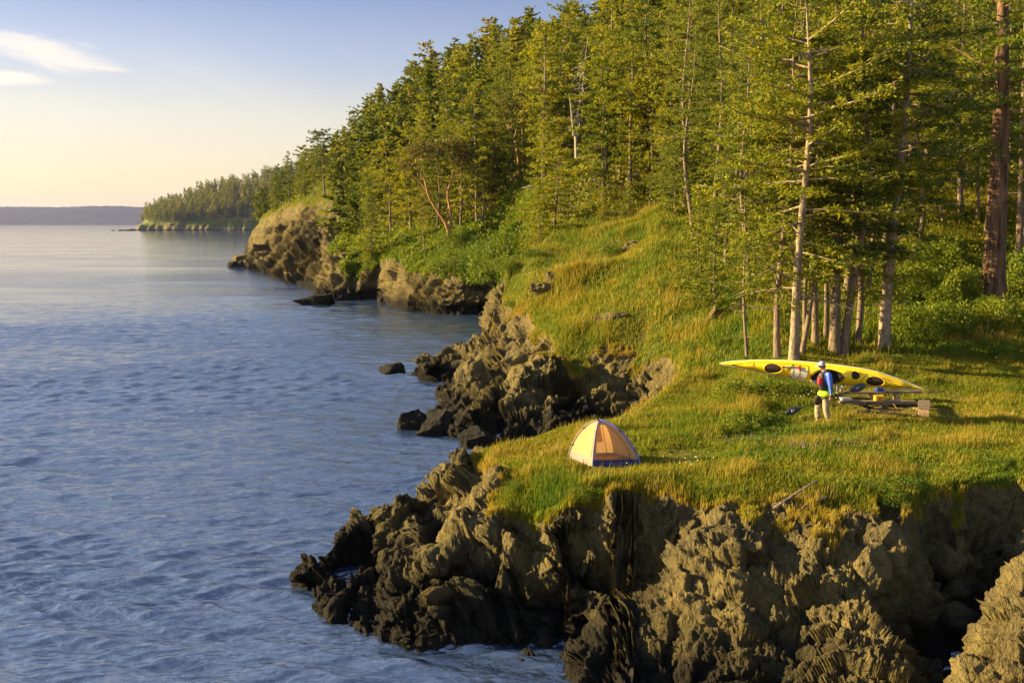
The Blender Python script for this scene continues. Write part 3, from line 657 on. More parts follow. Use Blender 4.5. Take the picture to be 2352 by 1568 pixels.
    D = unit(Dn * 0.6 + rg.normal(size=Dn.shape) * (0.75, 0.75, 0.45)); Nn = unit(rg.normal(size=Dn.shape) * 0.75 + (0, 0, 0.8))
    sz = rg.uniform(0.65, 1.35, len(Cn)); V, Q = leaf_quads(Cn, D, Nn, leaf * sz, leaf * 0.42 * sz)
    tint = np.repeat(np.clip(ct * 0.7 + rg.uniform(0, 0.3, len(Cn)), 0, 1), 4)
    return T.mesh(name + "_trunk", bark or M_BARK), mesh_np(name + "_crown", V, Q, None, {'tint': tint}, fol or M_FIR)
def clump_tree(name, h, paths, clumps, leaf, nl, seed, bark, fol):
    """broad-leaved tree: explicit limbs, leaf clumps at given (centre, radius)"""
    rg = np.random.default_rng(seed); T = Tubes()
    for P, ra, rb in paths:
        P = np.array(P, float); t = np.linspace(0, 1, len(P)); tf = np.linspace(0, 1, len(P) * 3)
        PP = np.stack([np.interp(tf, t, P[:, k]) for k in range(3)], 1); PP[1:-1] = (PP[:-2] + PP[2:] + PP[1:-1] * 2) / 4
        T.add(PP, ra + (rb - ra) * tf, 7)
    Cs = []; 
    for c, r in clumps:
        n = int(nl * r * r); v = unit(rg.normal(size=(n, 3))) * rg.uniform(0.35, 1.0, (n, 1)) ** 0.6 * r * (1, 1, 0.62)
        Cs.append(np.array(c) + v)
        for z in range(3):
            e = np.array(c) + unit(rg.normal(size=3)) * r * 0.7; b0 = np.array(c) * (0.93, 0.93, 0.9); T.add(np.stack([b0, (b0 + e) / 2, e]), [0.02, 0.013, 0.006], 3)
    Cn = np.concatenate(Cs); rn = rg.normal(size=Cn.shape); D = unit(rn * (1, 1, 0.6)); Nn = unit(rg.normal(size=Cn.shape) + (0, 0, 0.7)); sz = rg.uniform(0.6, 1.4, len(Cn))
    V, Q = leaf_quads(Cn, D, Nn, leaf * sz, leaf * 0.6 * sz)
    tint = np.repeat(np.clip(0.5 + 0.9 * fbm(Cn, 1.3, 2) + rg.normal(size=len(Cn)) * 0.15, 0, 1), 4)
    return T.mesh(name + "_trunk", bark), mesh_np(name + "_crown", V, Q, None, {'tint': tint}, fol)
def bush_mesh(name, rad, hgt, leaf, n, seed, fol):
    rg = np.random.default_rng(seed); lob = [(rg.normal(size=2) * rad * 0.42, rg.uniform(0.35, 0.62)) for _ in range(9)]
    Cs = []
    for (c, s) in lob:
        m = n // 9; v = unit(rg.normal(size=(m, 3))); v[:, 2] = np.abs(v[:, 2]) * 1.0 - 0.15; v *= rg.uniform(0.45, 1, (m, 1)) ** 0.5
        Cs.append(np.stack([c[0] + v[:, 0] * rad * s, c[1] + v[:, 1] * rad * s, (v[:, 2] + 0.15) * hgt * (0.5 + s * 0.75)], 1))
    Cn = np.concatenate(Cs); Cn += 0.12 * rad * np.stack([perlin(Cn, 2.2, k * 9.) for k in range(3)], 1)
    D = unit(rg.normal(size=Cn.shape) + (0, 0, 0.5)); Nn = unit(rg.normal(size=Cn.shape)); sz = rg.uniform(0.6, 1.4, len(Cn))
    V, Q = leaf_quads(Cn, D, Nn, leaf * sz, leaf * 0.5 * sz); tint = np.repeat(np.clip(0.5 + 0.8 * perlin(Cn, 2.5) + rg.normal(size=len(Cn)) * 0.15, 0, 1), 4)
    T = Tubes()
    for k in range(14):
        e = Cn[rg.integers(len(Cn))]; T.add(np.stack([(0.05 * e[0], 0.05 * e[1], -0.05), (0.5 * e[0], 0.5 * e[1], 0.5 * e[2]), e]), [0.02, 0.014, 0.005], 4)
    return T.mesh(name + "_stems", M_BARK), mesh_np(name + "_foliage", V, Q, None, {'tint': tint}, fol)

def put_tree(meshes, x, y, z=None, s=1.0, rz=None, name='fir_tree', label=None, group=None, cat='tree', sz=1.0, parts=('trunk', 'crown')):
    z = gz(x, y) - 0.12 if z is None else z
    e = empty(name, (x, y, z), random.uniform(0, 6.28) if rz is None else rz); e.scale = (s, s, s * sz)
    link(parts[0], meshes[0], e); link(parts[1], meshes[1], e)
    return tag(e, label, cat, group)
def hit(px, py):
    """where the sight line through a photo pixel meets the ground"""
    dx, dy, dz = ray(px, py); y = np.exp(np.linspace(math.log(11), math.log(420), 3000)); t = y / dy
    g = ground(dx * t, y); below = (CAM_H + dz * t) < g
    i = int(np.argmax(below)) if below.any() else 2999
    return dx * t[i], y[i]

near = [fir("tall_fir", 16.5, 0.20, 3.8, 74, 0.15, 9, 21, r0=0.19, bend=0.02, dead=10, gap=0.2),
        fir("tall_fir", 15.0, 0.26, 3.4, 66, 0.15, 9, 22, r0=0.17, bend=0.03, dead=12, gap=0.25),
        fir("tall_fir", 13.5, 0.18, 3.1, 66, 0.15, 9, 23, r0=0.14, bend=0.035, dead=10, gap=0.2, style='round'),
        fir("slim_fir", 11.5, 0.30, 2.2, 52, 0.14, 9, 24, r0=0.10, bend=0.03, dead=12, gap=0.1, style='round')]
mid = [fir("hill_fir", 12.5, 0.12, 2.5, 54, 0.22, 13, 31, r0=0.16, bend=0.02, twig=0.34, dead=6, gap=0.15),
       fir("hill_fir", 11.0, 0.2, 2.4, 46, 0.22, 13, 32, r0=0.15, bend=0.03, twig=0.34, dead=8, gap=0.2, style='round'),
       fir("hill_fir", 13.5, 0.28, 2.3, 46, 0.22, 13, 33, r0=0.16, bend=0.02, twig=0.34, dead=10, gap=0.2, style='round'),
       fir("windswept_fir", 10.0, 0.38, 2.9, 40, 0.22, 13, 34, r0=0.16, bend=0.04, lean=(0.06, 0), twig=0.34, dead=8, gap=0.15, style='flat'),
       fir("young_fir", 7.0, 0.06, 2.1, 50, 0.20, 12, 35, r0=0.09, bend=0.01, twig=0.32),
       fir("hill_fir", 11.5, 0.15, 2.8, 56, 0.22, 13, 36, r0=0.16, bend=0.03, twig=0.34, dead=4, gap=0.15, style='round')]
small_fir = fir("small_fir", 4.2, 0.04, 1.5, 44, 0.15, 4, 37, r0=0.06, bend=0.01, twig=0.22)
# ---------------------------------------------------------------- trees of the right-hand stand
def at_px(px, py): return hit(px, py)
def stand(mesh, px, py, rz, label, name='fir_tree', s=1.0, group="firs of the stand behind the kayak", **k):
    x, y = at_px(px, py); return put_tree(mesh, x, y, s=s, rz=rz, name=name, label=label, group=group, **k)
hero = fir("hero_fir", 14.0, 0.24, 3.7, 80, 0.15, 9, 51, r0=0.175, bend=0.022, dead=12, bark=M_BARKP, gap=0.22, style='round', fol=M_FIR)
stand(hero, 1823, 831, 0.0, "thickest pale-barked fir rising straight behind the kayak's front hatch")
leaner = fir("leaning_fir", 15.5, 0.32, 3.1, 62, 0.15, 8, 52, r0=0.235, bend=0.012, lean=(0.035, 0.02), dead=16, bark=M_BARKP, gap=0.2, style='round')
stand(leaner, 2030, 810, 0.0, "tall pale fir with a leaning swept base right of the trunk cluster")
giant = fir("giant_fir", 19.0, 0.34, 4.6, 60, 0.17, 8, 53, r0=0.50, bend=0.006, lean=(-0.03, 0), dead=12, bark=M_BARKD, gap=0.2)
stand(giant, 2280, 690, 0.0, "huge old fir with dark red furrowed bark at the right edge", name='old_fir')
poles = [(1717, 826, 3, .72, "thin crooked trunk standing under the kayak's left bow end"), (1787, 826, 2, .92, "slim dark trunk just left of the thick pale fir"),
         (1841, 812, 3, .95, "thin trunk tight against the right side of the thick pale fir"), (1850, 782, 3, .9, "thin dark trunk set back right of the thick pale fir"),
         (1873, 800, 1, .80, "trunk leaning left at the top, above the walking man"), (1896, 786, 3, 1.0, "narrow trunk between the leaning one and the stout brown one"),
         (1917, 812, 0, 1.05, "stout brown trunk directly right of and above the man's cap"), (1938, 814, 1, .9, "medium trunk touching the stout brown trunk on its right"),
         (1968, 794, 2, .95, "short-looking trunk with a bough hiding it, left of the leaning base"), (1980, 690, 1, .9, "distant twin trunk, left one, upslope behind the cluster"),
         (1990, 688, 3, 1.1, "distant twin trunk, right one, upslope behind the cluster"), (1944, 684, 1, .95, "distant single trunk upslope, left of the twin trunks"),
         (2112, 560, 2, 1.0, "slender fir high on the grass behind the leaning pale fir"), (2205, 500, 1, 1.05, "straight lit trunk between the leaning pale fir and the old giant"),
         (2245, 520, 3, 1.1, "slender trunk just left of the old giant fir"), (2340, 600, 0, 1.0, "fir cut by the right edge behind the old giant")]
for i, (px, py, k, s, lb) in enumerate(poles):
    stand(near[k], px, py, i * 1.37, lb, s=s, sz=1.0 + 0.1 * math.sin(i * 2.1))
back = [(1600, 47, 4), (1640, 43.5, 4), (1668, 52, 2), (1590, 60, 1), (1640, 64, 0), (1700, 58, 2), (1720, 49, 1), (1760, 62, 0), (1780, 54, 3), (1830, 58, 0), (1860, 50, 1), (1905, 56, 2), (1930, 64, 0),
        (1990, 58, 1), (2030, 52, 2), (2075, 60, 0), (2120, 66, 1), (2160, 56, 3), (2200, 62, 0), (2260, 54, 1), (2300, 64, 2), (2340, 50, 3), (2380, 58, 0), (2440, 46, 1), (2480, 55, 2), (2560, 50, 0),
        (1240, 74, 4), (1275, 79, 5), (1380, 82, 5), (1420, 86, 1), (1460, 84, 4), (1490, 79, 5), (1520, 76, 4), (1550, 82, 5), (1545, 68, 4), (1480, 90, 0), (1400, 92, 5), (1570, 70, 0), (1660, 72, 2), (1740, 70, 1), (1820, 74, 0), (1900, 72, 2), (1980, 74, 1), (2060, 76, 0), (2150, 74, 2), (2240, 76, 1), (2330, 74, 0), (2420, 72, 2), (1530, 84, 1), (1610, 86, 0), (1700, 86, 2),
        (1790, 88, 1), (1880, 86, 0), (1970, 88, 2), (2060, 90, 1), (2160, 88, 0), (2260, 88, 2), (2360, 86, 1)]
tree_xy = []
for i, (px, y, k) in enumerate(back):
    x = PW(px, y, 0)[0]; tree_xy.append((x, y)); m = mid[k] if (k >= 4 or px < 1530) else near[k]
    put_tree(m, x, y, s=random.uniform(0.8, 1.08) if y > 50 else random.uniform(.72, .9), name='fir_tree', sz=random.uniform(.9, 1.12),
             label="dense fir standing behind the right-hand stand of trunks, its base hidden by boughs" if px > 1560 else "fir fringing the top of the grassy hillside", group="firs packed behind the right-hand stand" if px > 1560 else "firs fringing the grassy hillside")
# singled-out trees of the middle slope
def single(mesh, px, py, top, label, name, r=None, rz=0.0, h0=None, s=None, **k):
    if r: x, y = PW(px, r, 0)[:2]
    else: x, y = hit(px, py)
    if top is not None:
        z0 = gz(x, y); zt = PR(px, top, y)[2]; s = max(0.4, (zt - z0 + 0.1) / h0)
    return put_tree(mesh, x, y, s=s, rz=rz, name=name, label=label, **k), (x, y)
pt = lambda *a: [tuple(map(float, v)) for v in a]
madr = clump_tree("madrone", 9, [(pt((0, 0, 0), (-.3, 0, 1.6), (-1.1, 0, 2.7), (-1.9, .1, 4.0), (-2.2, 0, 5.6), (-2.9, .1, 6.6), (-3.0, 0, 7.6)), .17, .05), (pt((0, 0, 0.2), (.1, 0, 2.6), (-.3, .2, 4.2), (.3, 0, 5.8), (.2, 0, 6.8), (.9, 0, 7.9)), .13, .04),
      (pt((-1.9, .1, 4.2), (-2.6, .3, 5.2), (-3.8, .2, 6.2)), .07, .03), (pt((.25, 0, 5.8), (1.1, .3, 6.6), (1.5, .2, 7.4)), .06, .02), (pt((-.2, .2, 4.4), (-.9, -.4, 5.6), (-1.0, 0, 7.4)), .06, .02)],
      [((-3.0, 0, 8.0), 1.1), ((-4.0, .3, 6.8), .8), ((-2.0, .5, 8.4), 1.0), ((-.9, 0, 8.2), 1.1), ((.4, .4, 8.6), 1.1), ((1.3, 0, 8.0), 1.0), ((1.9, .2, 7.3), .7), ((-1.4, -.8, 7.2), .7), ((.6, .9, 7.4), .8)], 0.2, 420, 61, M_BARKM, M_MADR)
single(madr, 1034, 553, 318, "forked madrone with two long bare reddish limbs above the cove", "madrone_tree", h0=9.0, rz=0.0, cat='tree')
madr2 = clump_tree("madrone_single", 10, [(pt((0, 0, 0), (-.3, 0, 2.0), (-.6, 0, 3.4), (-.9, 0, 4.6), (-.4, 0, 6.0), (-.3, 0, 8.4)), .15, .04), (pt((-.9, 0, 4.6), (-2.0, 0, 5.8), (-2.7, .2, 7.0)), .07, .03), (pt((-.5, 0, 5.8), (.8, .2, 7.0), (1.2, .2, 8.0)), .06, .02)],
      [((-2.8, 0, 7.2), 1.1), ((-1.8, 0, 8.4), 1.2), ((-.3, 0, 9.2), 1.3), ((1.0, .3, 8.6), 1.1), ((1.6, 0, 7.6), .8), ((-.6, -.7, 7.6), .9), ((-3.4, .3, 6.4), .6)], 0.2, 420, 62, M_BARKM, M_MADR)
single(madr2, 1231, 354, 205, "round-headed madrone with an orange leaning trunk high on the slope", "madrone_tree", r=122, h0=10.0, cat='tree')
single(mid[3], 799, 451, 300, "wind-bent fir with a dark bare trunk standing on the grassy headland brow", "fir_tree", h0=10, rz=2.6, cat='tree')
single(mid[2], 1097, 497, 185, "tallest straight dark-trunked fir in the middle of the slope", "fir_tree", r=112, h0=13.5, rz=1.0, cat='tree')
single(mid[1], 1127, 465, 320, "fir with a pale thin trunk just right of the tallest straight fir", "fir_tree", r=114, h0=11, rz=2.0, cat='tree')
single(near[3], 977, 591, 430, "thin pale-trunked fir rooted at the brink of the cove wall", "fir_tree", h0=11.5, rz=.4, cat='tree')
single(mid[4], 854, 599, 440, "slender fir whose bare stem reaches down to the green ledge", "fir_tree", h0=7, rz=.9, cat='tree')
single(small_fir, 829, 552, 500, "small fir clinging to the bare cliff face left of the green ledge", "fir_tree", h0=4.2, rz=.9, cat='tree')
single(mid[0], 947, 478, 380, "fir with a bare stem between the headland brow and the forked madrone", "fir_tree", r=140, h0=12.5, rz=.9, cat='tree')
single(near[3], 1281, 514, 350, "thin pale-stemmed fir, left of a pair above the grassy hillside", "fir_tree", r=84, h0=11.5, rz=1.9, cat='tree')
single(near[3], 1292, 500, 370, "thin pale-stemmed fir, right of a pair above the grassy hillside", "fir_tree", r=86, h0=11.5, rz=3.9, cat='tree')
single(mid[4], 1440, 525, 395, "low dark spreading fir at the top of the grassy hillside", "fir_tree", r=74, h0=7, rz=3.9, sz=.8, cat='tree')
single(mid[4], 1385, 535, 440, "young fir left of the low dark spreading fir", "fir_tree", r=76, h0=7, rz=.9, cat='tree')
single(mid[4], 1232, 560, 470, "bushy young fir leaning out over the dark gully right of the green thicket", "fir_tree", r=80, h0=7, rz=.9, cat='tree')
for i, (px, py, tp, lb) in enumerate([(640, 492, 400, "lone bushy fir low on the headland crest, farthest left"), (668, 478, 345, "fir on the headland crest second from its left end"), (705, 468, 350, "spindly fir on the headland crest right of the spindly pair"),
                              (725, 462, 330, "fir on the headland crest left of the flat-topped one"), (752, 458, 300, "flat-topped fir on the headland crest just left of the bare-trunked one")]):
    single(mid[[4, 0, 4, 1, 3][i]], px, py, tp, lb, "fir_tree", r=[240, 225, 215, 205, 195][i], h0=[7, 12.5, 7, 11, 10][i], rz=i * 1.1, cat='tree', group="firs along the headland crest")
# bleached snag
rg = np.random.default_rng(9); T = Tubes()
T.add(pt((.4, .2, -9), (.35, .1, -4), (.2, .05, .6)), [.22, .20, .17], 8); T.add(pt((0, 0, 0), (-.2, 0, 2), (-.5, 0, 4.2)), [.15, .12, .04], 7); T.add(pt((.5, 0, 0), (.4, 0, 2.5), (.9, 0, 4.6), (1.1, .1, 7.2), (1.4, 0, 10.5)), [.16, .12, .09, .06, .02], 7)
for k in range(60):
    b0 = np.array([0.5 + rg.uniform(-.6, .6), 0, rg.uniform(.5, 8.5)]); b0[0] = .45 + b0[2] * .08; a = rg.uniform(0, 6.28); L = rg.uniform(.6, 1.7); s = np.linspace(0, 1, 6)[:, None]
    T.add(b0 + np.array([math.cos(a), math.sin(a), rg.uniform(-.2, .5)]) * L * s + np.array([0, 0, -1.]) * L * rg.uniform(.1, .9) * s ** 2, np.linspace(.055, .015, 6), 4)
tr = T.mesh("snag_trunk", M_DEAD); x, y = hit(1320, 300); x, y, z_ = PR(1318, 312, 104)
print('snag', z_, gz(x, y)); e = empty("dead_tree", (x, y, z_), 0); link("trunk", tr, e); e.scale = (.95,) * 3; tag(e, "bleached white dead snag with broken twisted branches amid the green slope", "dead tree")
# scattered forest
cand = []; tree_pts = list(tree_xy)
rg = np.random.default_rng(77); got = []
for _ in range(34000):
    u = rg.uniform(-0.26, 0.60); v = rg.uniform(math.log(76), math.log(400)); y = math.exp(v); x = u * y
    f_ = samp(x, y, 2)[0]
    if f_ < 0.42: continue
    sp = max(3.0, y * 0.029) * (1.0 if y < 230 else 1.2)
    if any((x - a) ** 2 + (y - b) ** 2 < sp * sp for a, b in got): continue
    if y < 92 and u > 0.22: continue
    if 1255 < (u * FPX + 512) / 0.43537 < 1385 and y < 116: continue
    got.append((x, y))
vis = []
for (x, y) in got:                       # keep what stands in front of a ridge or tops it
    vis.append((y, x))
vis.sort(); print("forest", len(vis))
zone = lambda px: "left shoulder of the wooded hill" if px < 1000 else ("middle of the wooded hill" if px < 1500 else "upper right of the hill")
kinds = ["fir with a full drooping crown", "fir with a rounded dense crown", "tall bare-trunked fir", "wind-flattened fir", "young bushy fir", "fir with a broad low crown"]
allow = 215; far_list = []
for n, (y, x) in enumerate(vis):
    if n >= allow: far_list.append((x, y)); continue
    k = int(rg.choice([0, 1, 2, 3, 4, 5], p=[.24, .2, .18, .08, .12, .18])); px = (x / y * FPX + 512) / 0.43537; s = rg.uniform(.8, 1.25)
    if rg.uniform() < .07: put_tree(madr2, x, y, s=s * .9, name='madrone_tree', label="golden leafy madrone on the " + zone(px), group="madrones of the wooded hill"); continue
    put_tree(mid[k], x, y, s=s, sz=rg.uniform(.9, 1.15), name='fir_tree', label=kinds[k] + " on the " + zone(px), group="firs of the wooded hill")
# the rest of the wood, a mass of crowns beyond the counted ones
def wood(name, pts, scl, nleaf, grow, label):
    rg = np.random.default_rng(5); VV = []; TT = []
    src = []
    for m in (0, 1, 2, 4, 5):
        me = mid[m][1]; co = np.zeros(len(me.vertices) * 3, np.float32); me.vertices.foreach_get('co', co); src.append(co.reshape(-1, 4, 3))
    for (x, y, z), s in zip(pts, scl):
        q4 = src[int(rg.integers(5))]; q4 = q4[rg.integers(0, len(q4), nleaf)]; c = q4.mean(1, keepdims=True); q4 = c + (q4 - c) * grow * rg.uniform(.7, 1.3, (nleaf, 1, 1))
        a = rg.uniform(0, 6.28); ca, sa = math.cos(a), math.sin(a); s2 = s * rg.uniform(.85, 1.2); X = (q4[..., 0] * ca - q4[..., 1] * sa) * s2; Y = (q4[..., 0] * sa + q4[..., 1] * ca) * s2
        VV.append(np.stack([X + x, Y + y, q4[..., 2] * s + z - .3], -1)); TT.append(np.clip(rg.normal() * .18 + .45 + rg.normal(size=nleaf) * .14, 0, 1))
    V = np.concatenate(VV); n = len(V)
    return tag(link(name, mesh_np(name, V.reshape(-1, 3), np.arange(n * 4).reshape(-1, 4), None, {'tint': np.repeat(np.concatenate(TT), 4)}, M_WOOD)), label, kind='stuff')
M_WOOD = foliage_mat("far_wood_foliage", [(0.1, (0.08, 0.12, 0.014)), (0.5, (0.20, 0.22, 0.018)), (0.9, (0.33, 0.29, 0.025))], 0.35, 0.0)
if far_list: wood("hill_woods", [(x, y, gz(x, y)) for x, y in far_list], rg.uniform(.85, 1.25, len(far_list)), 1500, 3.0, "wooded mass filling the back of the hill behind the counted trees")
fp = []
for _ in range(7000):
    x = rg.uniform(-500, -80); y = rg.uniform(FY + 24, FY + 175); z = far_h(np.array([x]), np.array([y]))[0]; px = (x / y * FPX + 512) / 0.43537
    if z < 8 + 3 * math.sin(x * .05) or px < 312: continue
    fp.append((x, y, z))
    if len(fp) >= 1500: break
wood("far_headland_woods", fp, rg.uniform(.8, 1.75, len(fp)), 230, 5.5, "dark conifer wood covering the far headland on the left")

# ---------------------------------------------------------------- bushes
b_green = [bush_mesh("thicket", 1.0, 1.0, .055, 7000, 71, M_LEAF), bush_mesh("thicket", 1.0, 1.0, .055, 7000, 72, M_LEAF)]
b_near = [bush_mesh("shrub", 1.0, 1.0, .07, 5200, 73, M_LEAF), bush_mesh("shrub", 1.0, 1.0, .07, 5200, 74, M_LEAF)]
def bush(m, px, y, s, hz, label, group=None, py=None):
    if py is not None: x, y = hit(px, py)
    else: x = PW(px, y, 0)[0]
    e = empty("bush", (x, y, gz(x, y) - .15), random.uniform(0, 6)); e.scale = (s, s, hz); link("stems", m[0], e); link("foliage", m[1], e); return tag(e, label, "bush", group)
for px, y, s, hz, lb in [(1130, 95, 4.2, 4.4, "bright green thicket filling the hollow above the cove, left part"), (1175, 92, 4.0, 5.0, "tallest bright green bush above the cove, beside the dark gully"),
                         (1085, 99, 3.6, 2.8, "low green bush at the brink of the cove wall, left of the tall thicket"), (1190, 86, 3.0, 3.4, "shaded green bush at the foot of the gully beside the grassy hillside"),
                         (1060, 108, 2.6, 2.2, "green bush at the feet of the forked madrone")]: bush(b_green[int(px) % 2], px, y, s, hz, lb)
for px, py, s, hz, lb in [(1730, 905, 1.15, .75, "dark bush under the kayak's left half, largest near the man"), (1800, 900, .9, .6, "dark bush under the kayak left of the man"), (1690, 985, .85, .65, "leafy bush in the meadow left of the paddle's lower blade"),
                          (1745, 975, .7, .55, "small bush just left of the paddle's lower blade"), (1640, 960, .6, .4, "low bush in the meadow between tent and paddle"), (1898, 800, .8, .55, "round bush at the foot of the trunks above the man"),
                          (1660, 900, .7, .4, "low bush left of the kayak's shade"), (2020, 830, .8, .5, "bush in front of the leaning tree's base"), (2130, 770, 1.7, 1.6, "broad shrub right of the leaning tree's base"),
                          (2240, 760, 1.8, 1.5, "tallest shrub below the old giant fir"), (2330, 740, 1.8, 1.4, "shrub at the right edge below the old giant fir"), (2200, 810, 1.3, .7, "low shrub in front of the tall shrubs on the right"),
                          (2310, 815, 1.2, .7, "low shrub at the right edge of the meadow"), (2090, 700, 1.6, 1.1, "shrub on the slope behind the leaning tree"), (1420, 585, 1.3, 1.0, "dark rounded bush among the hillside rocks"),
                          (1190, 615, 1.6, 1.0, "green bush at the left edge of the grassy hillside"), (1240, 590, 1.4, .9, "green bush on the upper left edge of the grassy hillside"), (1290, 835, .6, .4, "small bush on the brink of the dark cliff"),
                          (1210, 1120, .5, .35, "small leafy plant clump left of the tent by the rocks"), (1340, 1125, .55, .35, "leafy clump on the brink below the tent"), (2050, 1125, .9, .45, "shrub hanging over the cliff brink, right of center"),
                          (1180, 700, .8, .45, "green clump on the rocks below the grassy hillside"), (1520, 660, 1.0, .6, "low bush in the middle of the grassy hillside"), (2060, 660, 1.6, 1.4, "tall shrub between the twin trunks and the leaning fir"), (2180, 690, 1.8, 1.8, "dense shrub left of the old giant fir's base"), (2340, 660, 1.9, 2.0, "dense shrub right of the old giant fir's base"), (2150, 610, 2.0, 1.6, "shrub upslope between leaning fir and old giant"), (1900, 640, 1.5, 1.2, "shrub upslope seen between the clustered trunks"), (1690, 790, .8, .5, "low shrub left of the slimmest trunk"), (1600, 800, 1.0, .5, "low shrub at the right end of the dark cliff's brink"), (2270, 1060, .7, .4, "low shrub in the meadow near the right edge"), (1480, 1095, .5, .3, "leafy clump on the brink right below the tent"), (1620, 1010, .8, .4, "low leafy patch right of the tent's shadow"), (1750, 640, 1.4, 1.0, "shrub on the slope left of the clustered trunks")]: bush(b_near[int(px) % 2], px, None, s, hz, lb, py=py)

# ---------------------------------------------------------------- grass, undergrowth, flowers
A_ = T_V[T_Q[:, 0]]; B_ = T_V[T_Q[:, 1]]; C_ = T_V[T_Q[:, 2]]; D_ = T_V[T_Q[:, 3]]
area = 0.5 * np.linalg.norm(np.cross(C_ - A_, D_ - B_), axis=1); fc = (A_ + C_) / 2
fg = T_g[T_Q].mean(1); ffm = T_f[T_Q].mean(1); fu = fc[:, 0] / fc[:, 1]
fnz = np.cross(C_ - A_, D_ - B_); fnz = np.abs(fnz[:, 2]) / (np.linalg.norm(fnz, axis=1) + 1e-9)
def scatter(wt, n, rg):
    wt = wt / wt.sum(); i = rg.choice(len(wt), n, p=wt); a, b = rg.uniform(0, 1, (2, n, 1))
    return (A_[i] * (1 - a) * (1 - b) + B_[i] * a * (1 - b) + C_[i] * a * b + D_[i] * (1 - a) * b), i
inview = (fu > -0.32) & (fu < 0.60)
def grass_obj(name, wt, n, hh, ww, seed, label, stalk=0.0):
    rg = np.random.default_rng(seed); P, i = scatter(wt, n, rg)
    big = fbm(P, 0.22, 3, .5, 8.); med = perlin(P, 0.9, 3.); 
    h = hh * np.clip(0.75 + 0.55 * big + 0.35 * med, .3, 1.7) * rg.uniform(.5, 1.25, n)
    for cx, cy, r_, k_ in CLEAR:
        d = np.hypot(P[:, 0] - cx, P[:, 1] - cy); h *= 1 - (1 - k_) * (1 - sstep(d, r_ * .7, r_ * 1.2))
    st = rg.uniform(0, 1, n) < stalk; h = np.where(st, h * 1.7, h)
    a = rg.uniform(0, 6.28, n); lean = rg.uniform(.05, .5, n) * h; dx, dy = np.cos(a) * lean + .06 * h, np.sin(a) * lean; wv = ww * rg.uniform(.6, 1.3, n) * np.where(st, .7, 1)
    sx, sy = -np.sin(a) * wv / 2, np.cos(a) * wv / 2; o = np.zeros(n)
    V = np.stack([P + np.stack([sx, sy, o - .03], 1), P - np.stack([sx, sy, o + .03], 1), P + np.stack([dx * .35 - sx * .8, dy * .35 - sy * .8, h * .6], 1), P + np.stack([dx * .35 + sx * .8, dy * .35 + sy * .8, h * .6], 1), P + np.stack([dx, dy, h], 1)], 1)
    b = np.arange(n) * 5; Q = np.stack([b, b + 1, b + 2, b + 3], 1); Tt = np.stack([b + 3, b + 2, b + 4], 1)
    edge = 1 - T_g[T_Q[i]].mean(1)
    t = np.clip((.46 if seed in (1, 14) else .46) + .20 * fbm(P, .16, 3, .5, 20.) + .20 * perlin(P, .7, 33.) + rg.normal(size=n) * .13 + edge * .35 + st * .3, 0, 1)
    return tag(link(name, mesh_np(name, V.reshape(-1, 3), Q, Tt, {'tint': np.repeat(t, 5)}, M_GRASS)), label, kind='stuff')
nearw = area * (fg > .45) * inview * (fc[:, 1] < 36) * (fc[:, 1] > 9)
grass_obj("meadow_grass", nearw, 330000, .19, .016, 1, "long green and golden grass of the camp meadow", .03)
hillw = area * (fg > .45) * inview * (fc[:, 1] >= 36) * (fc[:, 1] < 84) / (fc[:, 1] / 40) ** 0.8
grass_obj("hillside_grass", hillw, 300000, .34, .032, 2, "yellow-green grass of the steep hillside and wood floor", .03)
farw = area * (fg > .4) * inview * (fc[:, 1] >= 84) * (ffm < .75) / fc[:, 1]
grass_obj("headland_grass", farw, 110000, .55, .11, 3, "grass on the slopes above the cove and headland")
# tufts on the rock ledges
lw = area * (fg > .04) * (fg < .6) * inview * (fnz > .35) * (fc[:, 2] > 1.3) * (fc[:, 1] < 60)
tw = nearw * np.clip(perlin(fc, .8, 51.) * 3 - .6, 0, 1)
grass_obj("tall_grass", tw, 60000, .29, .017, 14, "taller straw-coloured tufts standing out of the meadow", .25)
hw = hillw * np.clip(perlin(fc, .35, 51.) * 3 - .5, 0, 1)
grass_obj("tall_hill_grass", hw, 60000, .5, .03, 15, "taller tussocks on the steep hillside", .2)
grass_obj("ledge_grass", lw, 40000, .22, .018, 4, "sparse dry tufts on the rock ledges")
def cover(name, wt, n, k, mat, seed, label, hgt):
    rg = np.random.default_rng(seed); P, i = scatter(wt, n, rg); y = P[:, 1]
    lump = np.clip(.5 + .9 * fbm(P, .35, 3, .5, 3.), 0, 1.4)
    P = P + np.stack([0 * y, 0 * y, rg.uniform(0, 1, n) * lump * hgt], 1)
    D = unit(rg.normal(size=P.shape)); Nn = unit(rg.normal(size=P.shape) + (0, 0, .4)); L = y * k * rg.uniform(.6, 1.4, n); V, Q = leaf_quads(P, D, Nn, L, L * .55)
    return tag(link(name, mesh_np(name, V, Q, None, {'tint': np.repeat(np.clip(.5 + .5 * perlin(P, .5, 9.) + rg.normal(size=n) * .15, 0, 1), 4)}, mat)), label, kind='stuff')
uw = area * (fg > .3) * inview * (fc[:, 1] > 44) * (fc[:, 1] < 330) * np.clip(ffm * 1.6 - .2, 0, 1) / fc[:, 1] ** 1.3
cover("undergrowth", uw, 230000, .0034, M_FIR, 6, "low brush under the trees of the wooded hill", 1.5)
cw = area * (fg > .3) * inview * (fc[:, 1] > 84) * (fc[:, 1] < 180) * (ffm < .6) / fc[:, 1]
cover("slope_brush", cw, 60000, .0030, M_LEAF, 7, "low green brush scattered over the grass above the cove", .9)
